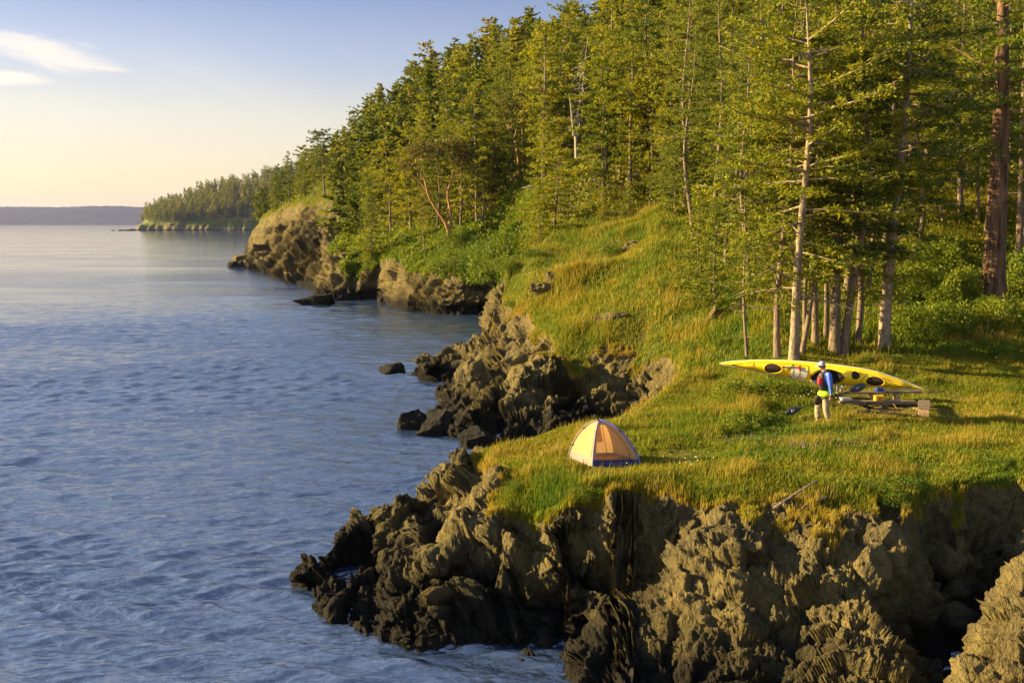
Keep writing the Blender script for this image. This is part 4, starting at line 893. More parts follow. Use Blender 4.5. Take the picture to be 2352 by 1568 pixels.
def flowers(name, spots, n, size, col, label):
    rg = np.random.default_rng(len(spots)); CC = []
    for px, py, sx, sy in spots:
        x, y = hit(px, py); xs = x + rg.normal(size=n) * sx; ys = y + rg.normal(size=n) * sy; CC.append(np.stack([xs, ys, ground(xs, ys) + rg.uniform(.15, .36, n)], 1))
    P = np.concatenate(CC); D = unit(rg.normal(size=P.shape) + (0, 0, .6)); Nn = unit(rg.normal(size=P.shape)); V, Q = leaf_quads(P, D, Nn, size, size * .8)
    return tag(link(name, mesh_np(name, V, Q, None, None, plain(name, col, .6, scale=30))), label, kind='stuff')
flowers("purple_wildflowers", [(1850, 1042, .35, .25), (1935, 1038, .35, .2), (1800, 1040, .6, .5), (1700, 1030, .5, .3), (2020, 1010, 1.6, .8)], 70, .028, (.30, .13, .42), "purple wildflowers in the meadow grass below the campfire")
flowers("white_wildflowers", [(1655, 790, .8, 1.5), (1690, 740, .8, 1.5), (1575, 760, 1.5, 1.5), (1560, 1082, .5, .25), (1840, 925, .5, .3)], 40, .034, (.72, .66, .45), "small white wildflowers dotted on the hillside and meadow")

# ---------------------------------------------------------------- boulders and loose rocks
def boulder(name, x, y, z, sx, sy, sz, seed, label, rz=0, tilt=0.0, mat=None, cat='rock', group=None, sub=4, rough=.10):
    bm = bmesh.new(); bmesh.ops.create_icosphere(bm, subdivisions=sub, radius=1.0); rg = np.random.default_rng(seed)
    V = np.array([v.co[:] for v in bm.verts]); V = np.sign(V) * np.abs(V) ** .8
    for k in range(11):
        n = unit(rg.normal(size=3)); h = rg.uniform(.45, .85); d = V @ n; V = V - np.maximum(d - h, 0)[:, None] * n
    V = V + unit(V) * (rough * 1.6 * fbm(V + seed, 1.6, 4, .55) + rough * .8 * ridged(V + seed, 2.4, 3, .5))[:, None]
    for v, c in zip(bm.verts, V): v.co = c * (sx, sy, sz)
    me = bpy.data.meshes.new(name); bm.to_mesh(me); bm.free(); me.materials.append(mat or M_ROCK)
    o = link(name, me); o.location = (x, y, z); o.rotation_euler = (0, tilt, rz); return tag(o, label, cat, group)
RK = [(905, 858, None, .85, .7, .62, "lone squarish rock standing in the water off the second point"), (1040, 905, None, .8, .7, .75, "grey boulder at the water's edge of the second point"), (1088, 872, 1.3, .95, .8, 1.15, "upright tan boulder with a lit left face on the second point"),
      (985, 835, .9, .75, .7, .6, "rounded boulder on the ridge behind the lone rock"), (1000, 985, .2, 1.0, .8, .55, "dark rounded boulder at the outermost tip of the second point"), (1100, 1010, .15, .9, .7, .5, "low dark boulder at the inlet beside the near point"),
      (1075, 1070, 1.9, .42, .35, .38, "blocky rock at the upper end of the near point, left of the tent"), (1115, 1050, 2.3, .34, .3, .3, "second blocky rock near the near point's crest"), (1200, 1160, 2.1, .3, .25, .22, "pale rock poking from the grass below the tent"),
      (2010, 1305, None, .42, .4, .36, "rounded lit boulder on the cliff right of the big slab"), (2050, 1262, None, .55, .5, .45, "larger rounded boulder above the dark gully"), (1925, 1240, None, .35, .3, .25, "small golden boulder under the grassy brink on the right"),
      (1722, 1262, None, .38, .3, .26, "angular pale block embedded in the big sloping slab"), (2155, 1290, None, .5, .4, .4, "round dark boulder in the shaded gully"), (2190, 1430, None, .7, .5, .4, "fallen slab at the bottom of the dark gully"),
      (1410, 575, None, .8, .6, .45, "grey outcrop beside the dark bush on the hillside"), (1450, 572, None, 1.0, .7, .55, "tan outcrop in the upper hillside grass"), (1405, 738, None, .9, .5, .35, "low rock slab in the hillside grass above the dark cliff"), (1250, 668, None, 1.0, .6, .6, "craggy outcrop on the left of the hillside"),
      (1642, 738, None, .4, .4, .6, "dark rock stump left of the tree stand"), (1270, 640, None, .7, .5, .35, "small outcrop upslope on the left of the hillside"), (1190, 850, 1.8, 1.0, .8, .8, "angular boulder high on the rocks of the second point"), (960, 970, .3, .8, .7, .5, "wet boulder left of the dark rounded one")]
for i, (px, py, z, a, b_, c_, lb) in enumerate(RK):
    if z is None: x, y = (hit(px, py) if py > 860 or px > 1240 else PZ(px, py, 0)[:2]); zz_ = max(gz(x, y), 0) if px > 1240 else .15
    else: x, y, zz_ = PZ(px, py, z)
    boulder("rock", x, y, zz_ + .1 * c_, a, b_, c_, 200 + i, lb, rz=i * .9, tilt=.3 * math.sin(i * 2.))
for i, (px, py, a, b_, c_, lb) in enumerate([(590, 608, 6.5, 4.5, 2.0, "low whale-backed rock at the foot of the headland's outer tip"), (714, 640, 6.5, 2.6, 1.3, "long tilted slab leaning across the cove's mouth"), (705, 692, 1.5, 1.2, .7, "small dark rock awash, left of a pair below the tilted slab"),
                                         (738, 692, 1.9, 1.3, .8, "small dark rock awash, right of a pair below the tilted slab"), (888, 690, 1.0, .9, .9, "rounded rock at the foot of the serrated buttress")]):
    x, y, z = PZ(px, py, 0.2); boulder("rock", x, y, z, a, b_, c_, 300 + i, lb, rz=.4, tilt=-.45 if i == 1 else 0)
for i, (px, a) in enumerate([(266, 2.5), (281, 4), (290, 5), (299, 6), (309, 7)]):
    x, y, z = PW(px, 1180 + i * 6, 0.3); boulder("rock", x, y, z, a, a * .8, a * .28, 320 + i, "tiny dark reef rock off the far headland tip, %s of the five from the left" % ["first", "second", "third", "fourth", "fifth"][i], group="reef rocks off the far headland", sub=2)
# ---------------------------------------------------------------- camp objects
M_WOODG = bark("weathered_plank", (0.12, 0.09, 0.06), (0.28, 0.22, 0.145), (2.5, 18, 18), 0.3)
M_WOODE = bark("cut_wood_block", (0.34, 0.23, 0.12), (0.58, 0.42, 0.24), (10, 10, 10), 0.2)
K_Y = plain("yellow_gelcoat", (0.95, 0.64, 0.012), 0.25, var=0.05, scale=1.5, spec=0.5); K_W = plain("white_gelcoat", (0.72, 0.72, 0.70), 0.3, var=0.05)
BLK = plain("black_rubber", (0.018, 0.017, 0.018), 0.6, var=0.3); RED = plain("red_fabric", (0.68, 0.03, 0.025), 0.6, var=0.15, scale=25)
def box_bm(bm, c, s, rot=None, bev=0.0):
    r = bmesh.ops.create_cube(bm, size=1.0); M = Matrix.Translation(c) @ (rot.to_matrix().to_4x4() if rot else Matrix()) @ Matrix.Diagonal((*s, 1)); vs = r['verts']
    bmesh.ops.transform(bm, matrix=M, verts=vs)
    if bev: bmesh.ops.bevel(bm, geom=list({e for v in vs for e in v.link_edges}), offset=bev, segments=2, affect='EDGES', profile=.5)
def bm_obj(name, fn, mat, parent=None, loc=None, smooth=False):
    bm = bmesh.new(); fn(bm); me = bpy.data.meshes.new(name); bm.to_mesh(me); bm.free(); me.materials.append(mat)
    if smooth: me.polygons.foreach_set('use_smooth', [True] * len(me.polygons))
    return link(name, me, parent, loc)
def box_obj(name, c, s, mat, parent=None, rot=None, bev=0.004):
    from mathutils import Euler
    return bm_obj(name, lambda bm: box_bm(bm, c, s, Euler(rot) if rot else None, bev), mat, parent)
def tube_obj(name, paths, mat, parent=None, seg=6):
    T = Tubes()
    for p, r in paths: T.add(np.array(p, float), np.full(len(p), r) if np.ndim(r) == 0 else np.array(r), seg)
    return link(name, T.mesh(name, mat), parent)
def loft(name, rings, mat, parent=None, n=20, cap=True, smooth=True, sup=2.0):
    """rings: (cx, cy, cz, rx, ry[, tilt]) ellipses stacked upward; superellipse exponent sup"""
    V = []; th = np.arange(n) * 2 * math.pi / n
    for R_4 in rings:
        cx, cy, cz, rx, ry = R_4[:5]; tl = R_4[5] if len(R_4) > 5 else 0
        c, s = np.cos(th), np.sin(th); x = np.sign(c) * np.abs(c) ** (2 / sup) * rx; y = np.sign(s) * np.abs(s) ** (2 / sup) * ry
        V.append(np.stack([cx + x, cy + y, cz + x * tl], 1))
    m = len(rings); i = np.arange(m - 1)[:, None] * n + np.arange(n)[None]; j = np.arange(m - 1)[:, None] * n + (np.arange(n)[None] + 1) % n
    Q = np.stack([i, j, j + n, i + n], -1).reshape(-1, 4); V = np.concatenate(V); Tt = None
    if cap:
        a = np.array([r[:3] for r in (rings[0], rings[-1])]); k = len(V); V = np.concatenate([V, a]); r0 = np.arange(n); r1 = r0 + (m - 1) * n
        Tt = np.concatenate([np.stack([np.roll(r0, -1), r0, np.full(n, k)], 1), np.stack([r1, np.roll(r1, -1), np.full(n, k + 1)], 1)])
    return link(name, mesh_np(name, V, Q, Tt, None, mat, smooth), parent)
def skin(name, verts, edges, mat, parent=None, sub=2):
    """one continuous body surface grown round a skeleton of (x, y, z, r) joints"""
    me = bpy.data.meshes.new(name); me.from_pydata([v[:3] for v in verts], edges, []); me.materials.append(mat); o = link(name, me, parent)
    md = o.modifiers.new("skin", 'SKIN'); md.use_smooth_shade = True; md.branch_smoothing = 0.3
    if not me.skin_vertices: me.attributes  # layer is made by the modifier
    for v, d in zip(me.skin_vertices[0].data, verts):
        v.radius = (d[3], d[4] if len(d) > 4 else d[3])
    me.skin_vertices[0].data[0].use_root = True
    ms = o.modifiers.new("sub", 'SUBSURF'); ms.levels = sub; ms.render_levels = sub
    return o

# person (origin between the feet); q turns a tracing point into metres
PX, PY = hit(1885, 972); PZ0 = gz(PX, PY); MPP = PY / 3982 / .98
def q(zx, zy, y=0.0): return ((zx - 800) / 4.9 * MPP, y, (1440 - zy) / 4.9 * MPP - y * .2)
def k2(zx, zy, y=0.0):
    f = 1 + y / PY; z = (735 - zy) / 2.138 * MPP; return ((zx - 1033) / 2.138 * MPP * f + PX * (f - 1), y, (CAM_H - PZ0) * (1 - f) + z * f)
SKIN = plain("skin", (0.62, 0.36, 0.25), 0.55, var=0.05); KHAKI = plain("khaki_cloth", (0.37, 0.31, 0.18), 0.85, var=0.22, scale=9, bump=0.4); BLUE = plain("blue_nylon", (0.075, 0.17, 0.72), 0.5, var=0.25, scale=7, bump=0.4)
CAPM = plain("pale_blue_cap_cloth", (0.36, 0.39, 0.58), 0.8, var=0.12, scale=20); LIME = plain("lime_neoprene", (0.50, 0.85, 0.02), 0.6, var=0.05); VEST = plain("black_vest_cloth", (0.035, 0.028, 0.026), 0.8, var=0.3); HAIR = plain("brown_hair", (0.12, 0.07, 0.04), 0.8)
SHOE = plain("brown_shoe", (0.09, 0.065, 0.045), 0.8, var=0.2)
def V_(p, *r): return (*p, *r)
bv = [V_(q(845, 890), .125, .11), V_(q(838, 790), .12, .10), V_(q(842, 640), .14, .115), V_(q(850, 520), .135, .11), V_(q(838, 430), .07), V_(q(818, 385), .052), V_(q(796, 345), .072, .07), V_(q(786, 285), .088, .075), V_(q(784, 248), .07, .06),
      V_(q(880, 462, -.17), .055), V_(q(905, 680, -.25), .042), V_(q(922, 870, -.27), .028), V_(q(916, 925, -.275), .036, .022),
      V_(q(840, 462, .17), .055), V_(q(770, 640, .27), .042), V_(q(690, 600, .27), .03), V_(q(664, 590, .27), .035, .02),
      V_(q(862, 925, -.085), .092), V_(q(868, 1150, -.10), .062), V_(q(932, 1372, -.10), .042), V_(q(888, 1425, -.10), .036),
      V_(q(818, 925, .085), .092), V_(q(754, 1140, .10), .062), V_(q(762, 1385, .10), .042), V_(q(695, 1428, .10), .036),
      V_(q(724, 338), .017), V_(q(752, 388), .032), V_(q(806, 318, -.078), .018, .01), V_(q(806, 318, .078), .018, .01)]
be = [(0, 1), (1, 2), (2, 3), (3, 4), (4, 5), (5, 6), (6, 7), (7, 8), (3, 9), (9, 10), (10, 11), (11, 12), (3, 13), (13, 14), (14, 15), (15, 16), (0, 17), (17, 18), (18, 19), (19, 20), (0, 21), (21, 22), (22, 23), (23, 24), (7, 25), (6, 26), (7, 27), (7, 28)]
pal = Vector(q(916, 925, -.275)); al = Vector((.94, 0, .34))
for k, (o_, ln) in enumerate([(-.030, .9), (-.010, 1.0), (.010, .97), (.029, .8)]):
    i0 = len(bv); p0 = pal + al * o_ + Vector((0, -.008, -.030)); p1 = p0 + Vector((0, -.012, -.030 * ln)); p2 = p1 + Vector((0, .022, -.020 * ln)); p3 = p2 + Vector((0, .024, .010))
    for p, r in ((p0, .0095), (p1, .009), (p2, .0085), (p3, .007)): bv.append((*p, r))
    be += [(12, i0), (i0, i0 + 1), (i0 + 1, i0 + 2), (i0 + 2, i0 + 3)]
i0 = len(bv); p0 = pal + Vector((-.034, .006, -.005)); bv += [(*p0, .011), (*(p0 + Vector((-.006, .018, -.032))), .010), (*(p0 + Vector((.012, .022, -.052))), .008)]; be += [(12, i0), (i0, i0 + 1), (i0 + 1, i0 + 2)]
hf = Vector(q(664, 590, .27))
for k in range(4):
    i0 = len(bv); p0 = hf + Vector((-.035, -.012, .027 - .018 * k)); bv += [(*p0, .0095), (*(p0 + Vector((-.022, -.022, 0))), .009), (*(p0 + Vector((-.005, -.042, 0))), .008)]; be += [(16, i0), (i0, i0 + 1), (i0 + 1, i0 + 2)]
man = skin("person", bv, be, SKIN); man.location = (PX, PY, PZ0)
tag(man, "walking man in a pale cap and blue jacket carrying the yellow kayak on his shoulder", "person")
skin("trousers", [V_(q(843, 860), .155, .135), V_(q(864, 935, -.085), .112, .10), V_(q(868, 1040, -.095), .112), V_(q(874, 1160, -.10), .100), V_(q(905, 1290, -.10), .088), V_(q(928, 1372, -.10), .078),
                  V_(q(816, 935, .085), .112, .10), V_(q(782, 1040, .095), .11), V_(q(754, 1150, .10), .098), V_(q(758, 1280, .10), .088), V_(q(766, 1368, .10), .078)], [(0, 1), (1, 2), (2, 3), (3, 4), (4, 5), (0, 6), (6, 7), (7, 8), (8, 9), (9, 10)], KHAKI, man)
skin("jacket", [V_(q(838, 800), .145, .125), V_(q(842, 650), .16, .135), V_(q(852, 520), .155, .13), V_(q(884, 475, -.18), .095), V_(q(890, 575, -.225), .088), V_(q(906, 690, -.26), .070), V_(q(916, 780, -.265), .056), V_(q(924, 868, -.27), .046),
                V_(q(840, 465, .17), .076), V_(q(775, 640, .27), .06), V_(q(706, 605, .27), .045), V_(q(836, 440), .085)], [(0, 1), (1, 2), (2, 3), (3, 4), (4, 5), (5, 6), (6, 7), (2, 8), (8, 9), (9, 10), (2, 11)], BLUE, man)
def qr(zx, zy, rx, ry, tl=0): x, y, z = q(zx, zy); return (x, y, z, rx * MPP / 4.9, ry, tl)
ve = loft("life_vest", [qr(822, 790, 62, .13), qr(818, 740, 78, .15), qr(812, 680, 104, .150), qr(812, 600, 112, .155), qr(822, 520, 108, .155), qr(838, 460, 88, .15), qr(846, 420, 58, .12)], VEST, man, sup=2.6)
pk = bm_obj("pocket", lambda bm: box_bm(bm, q(740, 605, -.085), (.13, .15, .20), None, .03), RED, ve, smooth=True)
tube_obj("strap", [([q(712, 470, -.12), q(730, 500, -.14), q(755, 540, -.16)], .010), ([q(745, 470, -.13), q(722, 505, -.14)], .008)], plain("tan_webbing", (.55, .48, .30), .7), ve)
tube_obj("collar", [([q(788, 412, -.02), q(800, 415, -.062), q(840, 408, -.066), q(862, 395, 0), q(840, 408, .066), q(800, 415, .05)], .016)], plain("cream_collar", (.65, .62, .42), .7), man)
sk_ = loft("spray_skirt", [qr(890, 885, 150, .20, .10), qr(880, 862, 160, .235, .06), qr(868, 830, 140, .22, .05), qr(845, 800, 92, .165), qr(838, 785, 68, .135)], LIME, man, cap=False)
loft("skirt_tail", [(*q(1078, 836)[:1], 0, q(1078, 836)[2], .004, .01), (*q(1040, 832)[:1], 0, q(1040, 828)[2] - .02, .04, .05), (*q(960, 830)[:1], 0, q(960, 800)[2], .10, .13)], LIME, sk_, cap=False)
skin("apron", [V_(q(772, 900, -.04), .075, .12), V_(q(722, 960, -.04), .05, .12), V_(q(706, 1030, -.04), .04, .10), V_(q(704, 1090, -.03), .022, .06)], [(0, 1), (1, 2), (2, 3)], VEST, sk_)
tube_obj("grab_loop", [([q(700, 1095, -.06), q(688, 1130, -.06), q(700, 1165, -.06), q(712, 1130, -.06), q(704, 1098, -.06)], .006)], VEST, sk_)
tube_obj("cuff", [([q(921, 880, -.27), q(925, 908, -.27)], .042)], VEST, man, 10)
cap_ = loft("cap", [qr(786, 306, 62, .098, -.1), qr(784, 285, 66, .100, -.05), qr(782, 255, 62, .094), qr(780, 230, 46, .072), qr(778, 216, 22, .035)], CAPM, man)
loft("brim", [(q(700, 306)[0], 0, q(700, 312)[2], .075, .070, .36), (q(700, 306)[0], 0, q(700, 306)[2], .078, .074, .36)], CAPM, cap_)
loft("hair", [qr(812, 345, 38, .074), qr(806, 325, 52, .088), qr(800, 300, 54, .090)], HAIR, man)
for s_ in (-1, 1): loft("eye", [(*q(728, 322, s_ * .03)[:2], q(728, 322)[2] - .004, .006, .009), (*q(728, 322, s_ * .03)[:2], q(728, 322)[2] + .004, .006, .009)], BLK, man, 8)
for s_, (a, b_) in ((-1, ((940, 1395), (880, 1432))), (1, ((772, 1398), (690, 1434)))):
    skin("shoe", [V_(q(*a, s_ * .10), .066, .056), V_(q((a[0] + b_[0]) / 2, (a[1] + b_[1]) / 2 + 2, s_ * .10), .062, .052), V_(q(b_[0] - 6, b_[1], s_ * .10), .052, .042)], [(0, 1), (1, 2)], SHOE, man)
# paddle, held in the near hand
pd = empty("paddle", (PX, PY, PZ0)); tag(pd, "black double-bladed paddle slanting through the walking man's lowered hand", "paddle")
DK = plain("dark_blade", (0.045, 0.055, 0.095), 0.35, var=0.2, scale=6); ya = -.315
tube_obj("shaft", [([k2(845, 608, ya), k2(930, 575, ya), k2(1000, 545, ya), k2(1050, 522, ya), k2(1120, 505, ya), k2(1200, 482, ya), k2(1290, 452, ya)], .0145)], BLK, pd, 8)
def blade(cx, cy, L, W, ang, flip):
    n = 14; V = []; 
    for i in range(n + 1):
        t = i / n; w_ = W * .5 * (math.sin(math.pi * min(1, (.06 + .94 * t)) ** 1.25) ** .6 if 0 < t < 1 else .08)
        for j in range(7):
            s = -1 + j / 3; a = (t - .5) * L; b = s * w_; x = a * math.cos(ang) - b * math.sin(ang); z = a * math.sin(ang) + b * math.cos(ang); V.append((x, .02 * s * s - .03 * t + .01, z))
    V = np.array(V) * (flip, 1, flip) + np.array(k2(cx, cy, ya)); i = np.arange(n)[:, None] * 7 + np.arange(6)[None]; Q = np.stack([i, i + 1, i + 8, i + 7], -1).reshape(-1, 4)
    o = link("blade", mesh_np("blade", V, Q, None, None, DK, True), pd); sm = o.modifiers.new("thick", 'SOLIDIFY'); sm.thickness = .008; return o
b1 = blade(797, 627, .46, .19, .33, -1); b2 = blade(1338, 431, .44, .21, .42, 1)
WH = plain("white_print", (.75, .75, .75), .6)
for b_, (cx, cy), a in ((b1, (793, 628), .3), (b2, (1336, 431), .45)):
    def mark(zs):
        return [k2(cx + (u * math.cos(a) + v * math.sin(a)) * 1.0, cy - (u * math.sin(a) - v * math.cos(a)) * 1.0, ya - .035) for u, v in zs]
    tube_obj("blade_mark", [(mark([(-11, 9), (-11, -9), (-5, -10), (-3, -4), (-8, -1), (-2, 2), (-3, 8), (-9, 9)]), .006), (mark([(11, -9), (4, -9), (3, -2), (10, 1), (10, 8), (3, 9)]), .006)], WH, b_, 4)

# kayak on the man's shoulder, deck towards the viewer
kx = [158, 230, 300, 450, 600, 760, 960, 1060, 1200, 1350, 1500, 1700, 1800, 1892]; kt = [219, 207, 200, 193, 193, 196, 213, 222, 240, 262, 293, 360, 400, 434]
bx_ = [158, 230, 300, 430, 600, 760, 900, 1120, 1300, 1500, 1700, 1800, 1892]; kb = [227, 240, 252, 276, 313, 345, 370, 400, 412, 425, 433, 437, 444]
YK = .36
def kdeck(zx, s):
    top = np.interp(zx, kx, kt); bot = np.interp(zx, bx_, kb); w_ = (bot - top) / 2; zy = (top + bot) / 2 + s * w_; hw = w_ / 2.138 * MPP
    p = np.array(k2(zx, zy, YK + (1033 - zx) * .0011)); p[1] -= (.10 + .35 * hw) * (1 - s * s) * min(1, hw / .12); return p
def kd(zx, zy, off=.008):
    top = np.interp(zx, kx, kt); bot = np.interp(zx, bx_, kb); s = np.clip((zy - (top + bot) / 2) / ((bot - top) / 2), -.97, .97); p = kdeck(zx, s); return p - (0, off, 0)
KY = empty("kayak", (PX, PY, PZ0)); tag(KY, "long yellow sea kayak with black hatches carried sideways on the walking man's shoulder", "kayak")
xs = np.concatenate([np.linspace(158, 1892, 150)]); ss = np.linspace(-1, 1, 31)
Vd = np.array([[kdeck(x_, s_) for s_ in ss] for x_ in xs]); ZX = xs[:, None] + 0 * ss[None]
TOP = np.interp(xs, kx, kt)[:, None]; BOT = np.interp(xs, bx_, kb)[:, None]; ZY = (TOP + BOT) / 2 + ss[None] * (BOT - TOP) / 2
i = np.arange(149)[:, None] * 31 + np.arange(30)[None]; Q = np.stack([i, i + 31, i + 32, i + 1], -1)
cm = ((ZX[:-1, :-1] + 6 - 1055) / 134) ** 2 + ((ZY[:-1, :-1] + 2 - 330) / 62) ** 2
Q = Q[cm > 1]
dk = link("deck", mesh_np("deck", Vd.reshape(-1, 3), Q.reshape(-1, 4), None, None, K_Y, True), KY)
hv_ = []
for x_ in xs:
    a, b_ = kdeck(x_, -1), kdeck(x_, 1); hw = np.linalg.norm(a - b_) / 2; c = (a + b_) / 2; d = (b_ - a) / 2
    hv_.append([c + d * math.cos(t) * (1.0 + .02 * math.sin(t)) + np.array([0, min(.30, hw * 1.15), 0]) * math.sin(t) ** .8 for t in np.linspace(0, math.pi, 17)])
i = np.arange(149)[:, None] * 17 + np.arange(16)[None]; Q = np.stack([i, i + 17, i + 18, i + 1], -1).reshape(-1, 4)
hl = link("hull", mesh_np("hull", np.array(hv_).reshape(-1, 3), Q, None, None, K_W, True), KY)
tube_obj("seam", [([k2(x_, np.interp(x_, kx, kt) - 1, YK + .015 + (1033 - x_) * .0011) for x_ in np.linspace(170, 1885, 40)], .012), ([k2(x_, np.interp(x_, bx_, kb) + 1, YK + (1033 - x_) * .0011) for x_ in np.linspace(170, 1885, 40)], .008)], K_W, hl, 5)
def oval(cx, cy, rx, ry, name, mat, parent, dome=.015, rim=None, rimr=.012, ang=0.0):
    V = []; 
    for r in (0, .35, .7, 1.0):
        for t in np.arange(28) * 2 * math.pi / 28:
            u, v = r * rx * math.cos(t), r * ry * math.sin(t); V.append(kd(cx + u * math.cos(ang) - v * math.sin(ang), cy + u * math.sin(ang) + v * math.cos(ang), .006 + dome * (1 - r * r)))
    Q = [(k * 28 + j, k * 28 + (j + 1) % 28, (k + 1) * 28 + (j + 1) % 28, (k + 1) * 28 + j) for k in range(3) for j in range(28)]
    o = link(name, mesh_np(name, V, Q, None, None, mat, True), parent)
    ring = [V[84 + j] + np.array((0, -.002, 0)) for j in list(range(28)) + [0, 1]]; tube_obj("rim", [(ring, rimr)], rim or K_Y, o, 6); return o
HB = plain("hatch_rubber", (0.030, 0.014, 0.010), .75, var=.3, scale=40)
oval(600, 258, 76, 42, "hatch_cover", HB, KY, ang=.08); oval(1295, 315, 39, 36, "hatch_cover", HB, KY, ang=.2); oval(1462, 367, 80, 43, "hatch_cover", HB, KY, ang=.12)
ck = []
for r in np.linspace(0, 1, 8):
    for t in np.arange(32) * 2 * math.pi / 32: ck.append(kd(1055 + 140 * r * math.cos(t), 330 + 65 * r * math.sin(t) + 8 * r * math.cos(t), -.17 * (1 - r ** 4)))
cp_ = link("cockpit", mesh_np("cockpit", ck, [(k * 32 + j, k * 32 + (j + 1) % 32, (k + 1) * 32 + (j + 1) % 32, (k + 1) * 32 + j) for k in range(7) for j in range(32)], None, None, BLK, True), KY)
tube_obj("coaming", [([kd(1055 + 140 * math.cos(t), 330 + 65 * math.sin(t) + 8 * math.cos(t), .02) for t in np.linspace(0, 6.4, 40)], .012)], BLK, cp_, 6)
bm_obj("seat", lambda bm: box_bm(bm, k2(1085, 300, .38), (.16, .06, .12), None, .02), plain("magenta_pad", (.25, .02, .12), .7), cp_)
def dline(p, n=6): 
    P_ = []
    for (a, b_), (c, d) in zip(p[:-1], p[1:]): P_ += [kd(a + (c - a) * t, b_ + (d - b_) * t, .012) for t in np.linspace(0, 1, n)]
    return (P_, .0055)
for L_ in ([(255, 228), (445, 207), (422, 240), (440, 272), (255, 228)], [(470, 206), (770, 222), (703, 278), (764, 340), (700, 330), (440, 274)], [(772, 222), (766, 340)], [(828, 230), (820, 352)], [(770, 222), (897, 238), (885, 362)], [(703, 278), (765, 250)],
           [(1210, 274), (1392, 304), (1345, 355), (1372, 402)], [(1198, 397), (1370, 410), (1540, 418)], [(1392, 304), (1560, 345), (1603, 387), (1552, 416)], [(1560, 345), (1785, 418), (1552, 416)]): tube_obj("deck_line", [dline(L_)], BLK, KY, 4)
MAPM, nt, b = newmat("chart_paper"); tcn = nt.nodes.new('ShaderNodeTexCoord'); nn = noise_(nt, tcn.outputs['Object'], 9, 3)
sock(nt, ramp(nt, nn, [(0.42, (.72, .70, .62)), (0.50, (.62, .50, .22)), (0.56, (.75, .74, .66)), (.66, (.5, .6, .6))], 'CONSTANT'), b.inputs['Base Color']); b.inputs['Roughness'].default_value = .3
g = [[kd(752 + 136 * u + 0 * v, 250 + 12 * u + 92 * v, .010) for u in np.linspace(0, 1, 6)] for v in np.linspace(0, 1, 6)]
mp = link("chart_case", mesh_np("chart_case", np.array(g).reshape(-1, 3), [(a * 6 + c, a * 6 + c + 1, a * 6 + c + 7, a * 6 + c + 6) for a in range(5) for c in range(5)], None, None, MAPM), None); mp.location = (PX, PY, PZ0); tag(mp, "white sea chart in a clear case strapped to the kayak's deck", "chart")
pm = empty("bilge_pump", (PX, PY, PZ0)); tag(pm, "red-ended grey hand pump held under the kayak's deck lines", "pump")
tube_obj("pump_tube", [([kd(690, 242, .035), kd(805, 246, .035)], .020)], plain("grey_plastic", (.4, .36, .3), .5), pm, 8); tube_obj("pump_handle", [([kd(810, 238, .04), kd(822, 268, .04)], .032)], RED, pm, 8); tube_obj("pump_foot", [([kd(680, 242, .035), kd(692, 242, .035)], .027)], RED, pm, 8)

# ---------------------------------------------------------------- tent
def fabric(name, col, trans, rough=.8, alpha=0.0):
    m, nt, b = newmat(name); b.inputs['Base Color'].default_value = (*col, 1); b.inputs['Roughness'].default_value = rough; o = b.outputs[0]
    n = noise_(nt, nt.nodes.new('ShaderNodeTexCoord').outputs['Object'], 5, 4); c = ramp(nt, n, [(.3, tuple(x * .85 for x in col)), (.7, col)]); sock(nt, c, b.inputs['Base Color'])
    tr = nt.nodes.new('ShaderNodeBsdfTranslucent'); sock(nt, c, tr.inputs[0]); mx = nt.nodes.new('ShaderNodeMixShader'); mx.inputs[0].default_value = trans; sock(nt, o, mx.inputs[1]); sock(nt, tr.outputs[0], mx.inputs[2]); o = mx.outputs[0]
    if alpha:
        tp = nt.nodes.new('ShaderNodeBsdfTransparent'); m2 = nt.nodes.new('ShaderNodeMixShader'); m2.inputs[0].default_value = alpha; sock(nt, o, m2.inputs[1]); sock(nt, tp.outputs[0], m2.inputs[2]); o = m2.outputs[0]
    sock(nt, o, nt.nodes['Material Output'].inputs[0]); return m
TX, TY = hit(1361, 1073); TZ = gz(TX, TY); TE = empty("tent", (TX, TY, TZ)); tag(TE, "small dome tent with cream side panel, orange inside and mesh front", "tent")
FT = fabric("tan_tent_fabric", (.55, .47, .36), .45); FC = fabric("cream_tent_panel", (.85, .66, .30), .55); FO = fabric("orange_tent_wall", (.95, .55, .20), .65); FN = fabric("navy_tent_floor", (.04, .05, .19), .05); FM = fabric("mesh_netting", (.75, .47, .22), .5, alpha=.50); FG = fabric("lilac_grey_sleeve", (.33, .30, .42), .2)
ct = {'N': Vector((0, 0, 0)), 'R': Vector((1.17, .06, 0)), 'L': Vector((-.55, .86, 0)), 'B': Vector((.62, .93, 0))}; ap = Vector((.19, .42, 1.05))
def arc(k, t, inset=0.0):     # t 0 ground .. 1 apex
    a = t * math.pi / 2; c = ct[k]; w_ = math.cos(a) ** .82; p = Vector((ap.x + (c.x - ap.x) * w_, ap.y + (c.y - ap.y) * w_, ap.z * math.sin(a) ** .92)); s_ = (math.sin(a) ** .92 + t) / 2; lin = Vector((c.x + (ap.x - c.x) * s_, c.y + (ap.y - c.y) * s_, ap.z * s_)); return p.lerp(lin, .42)
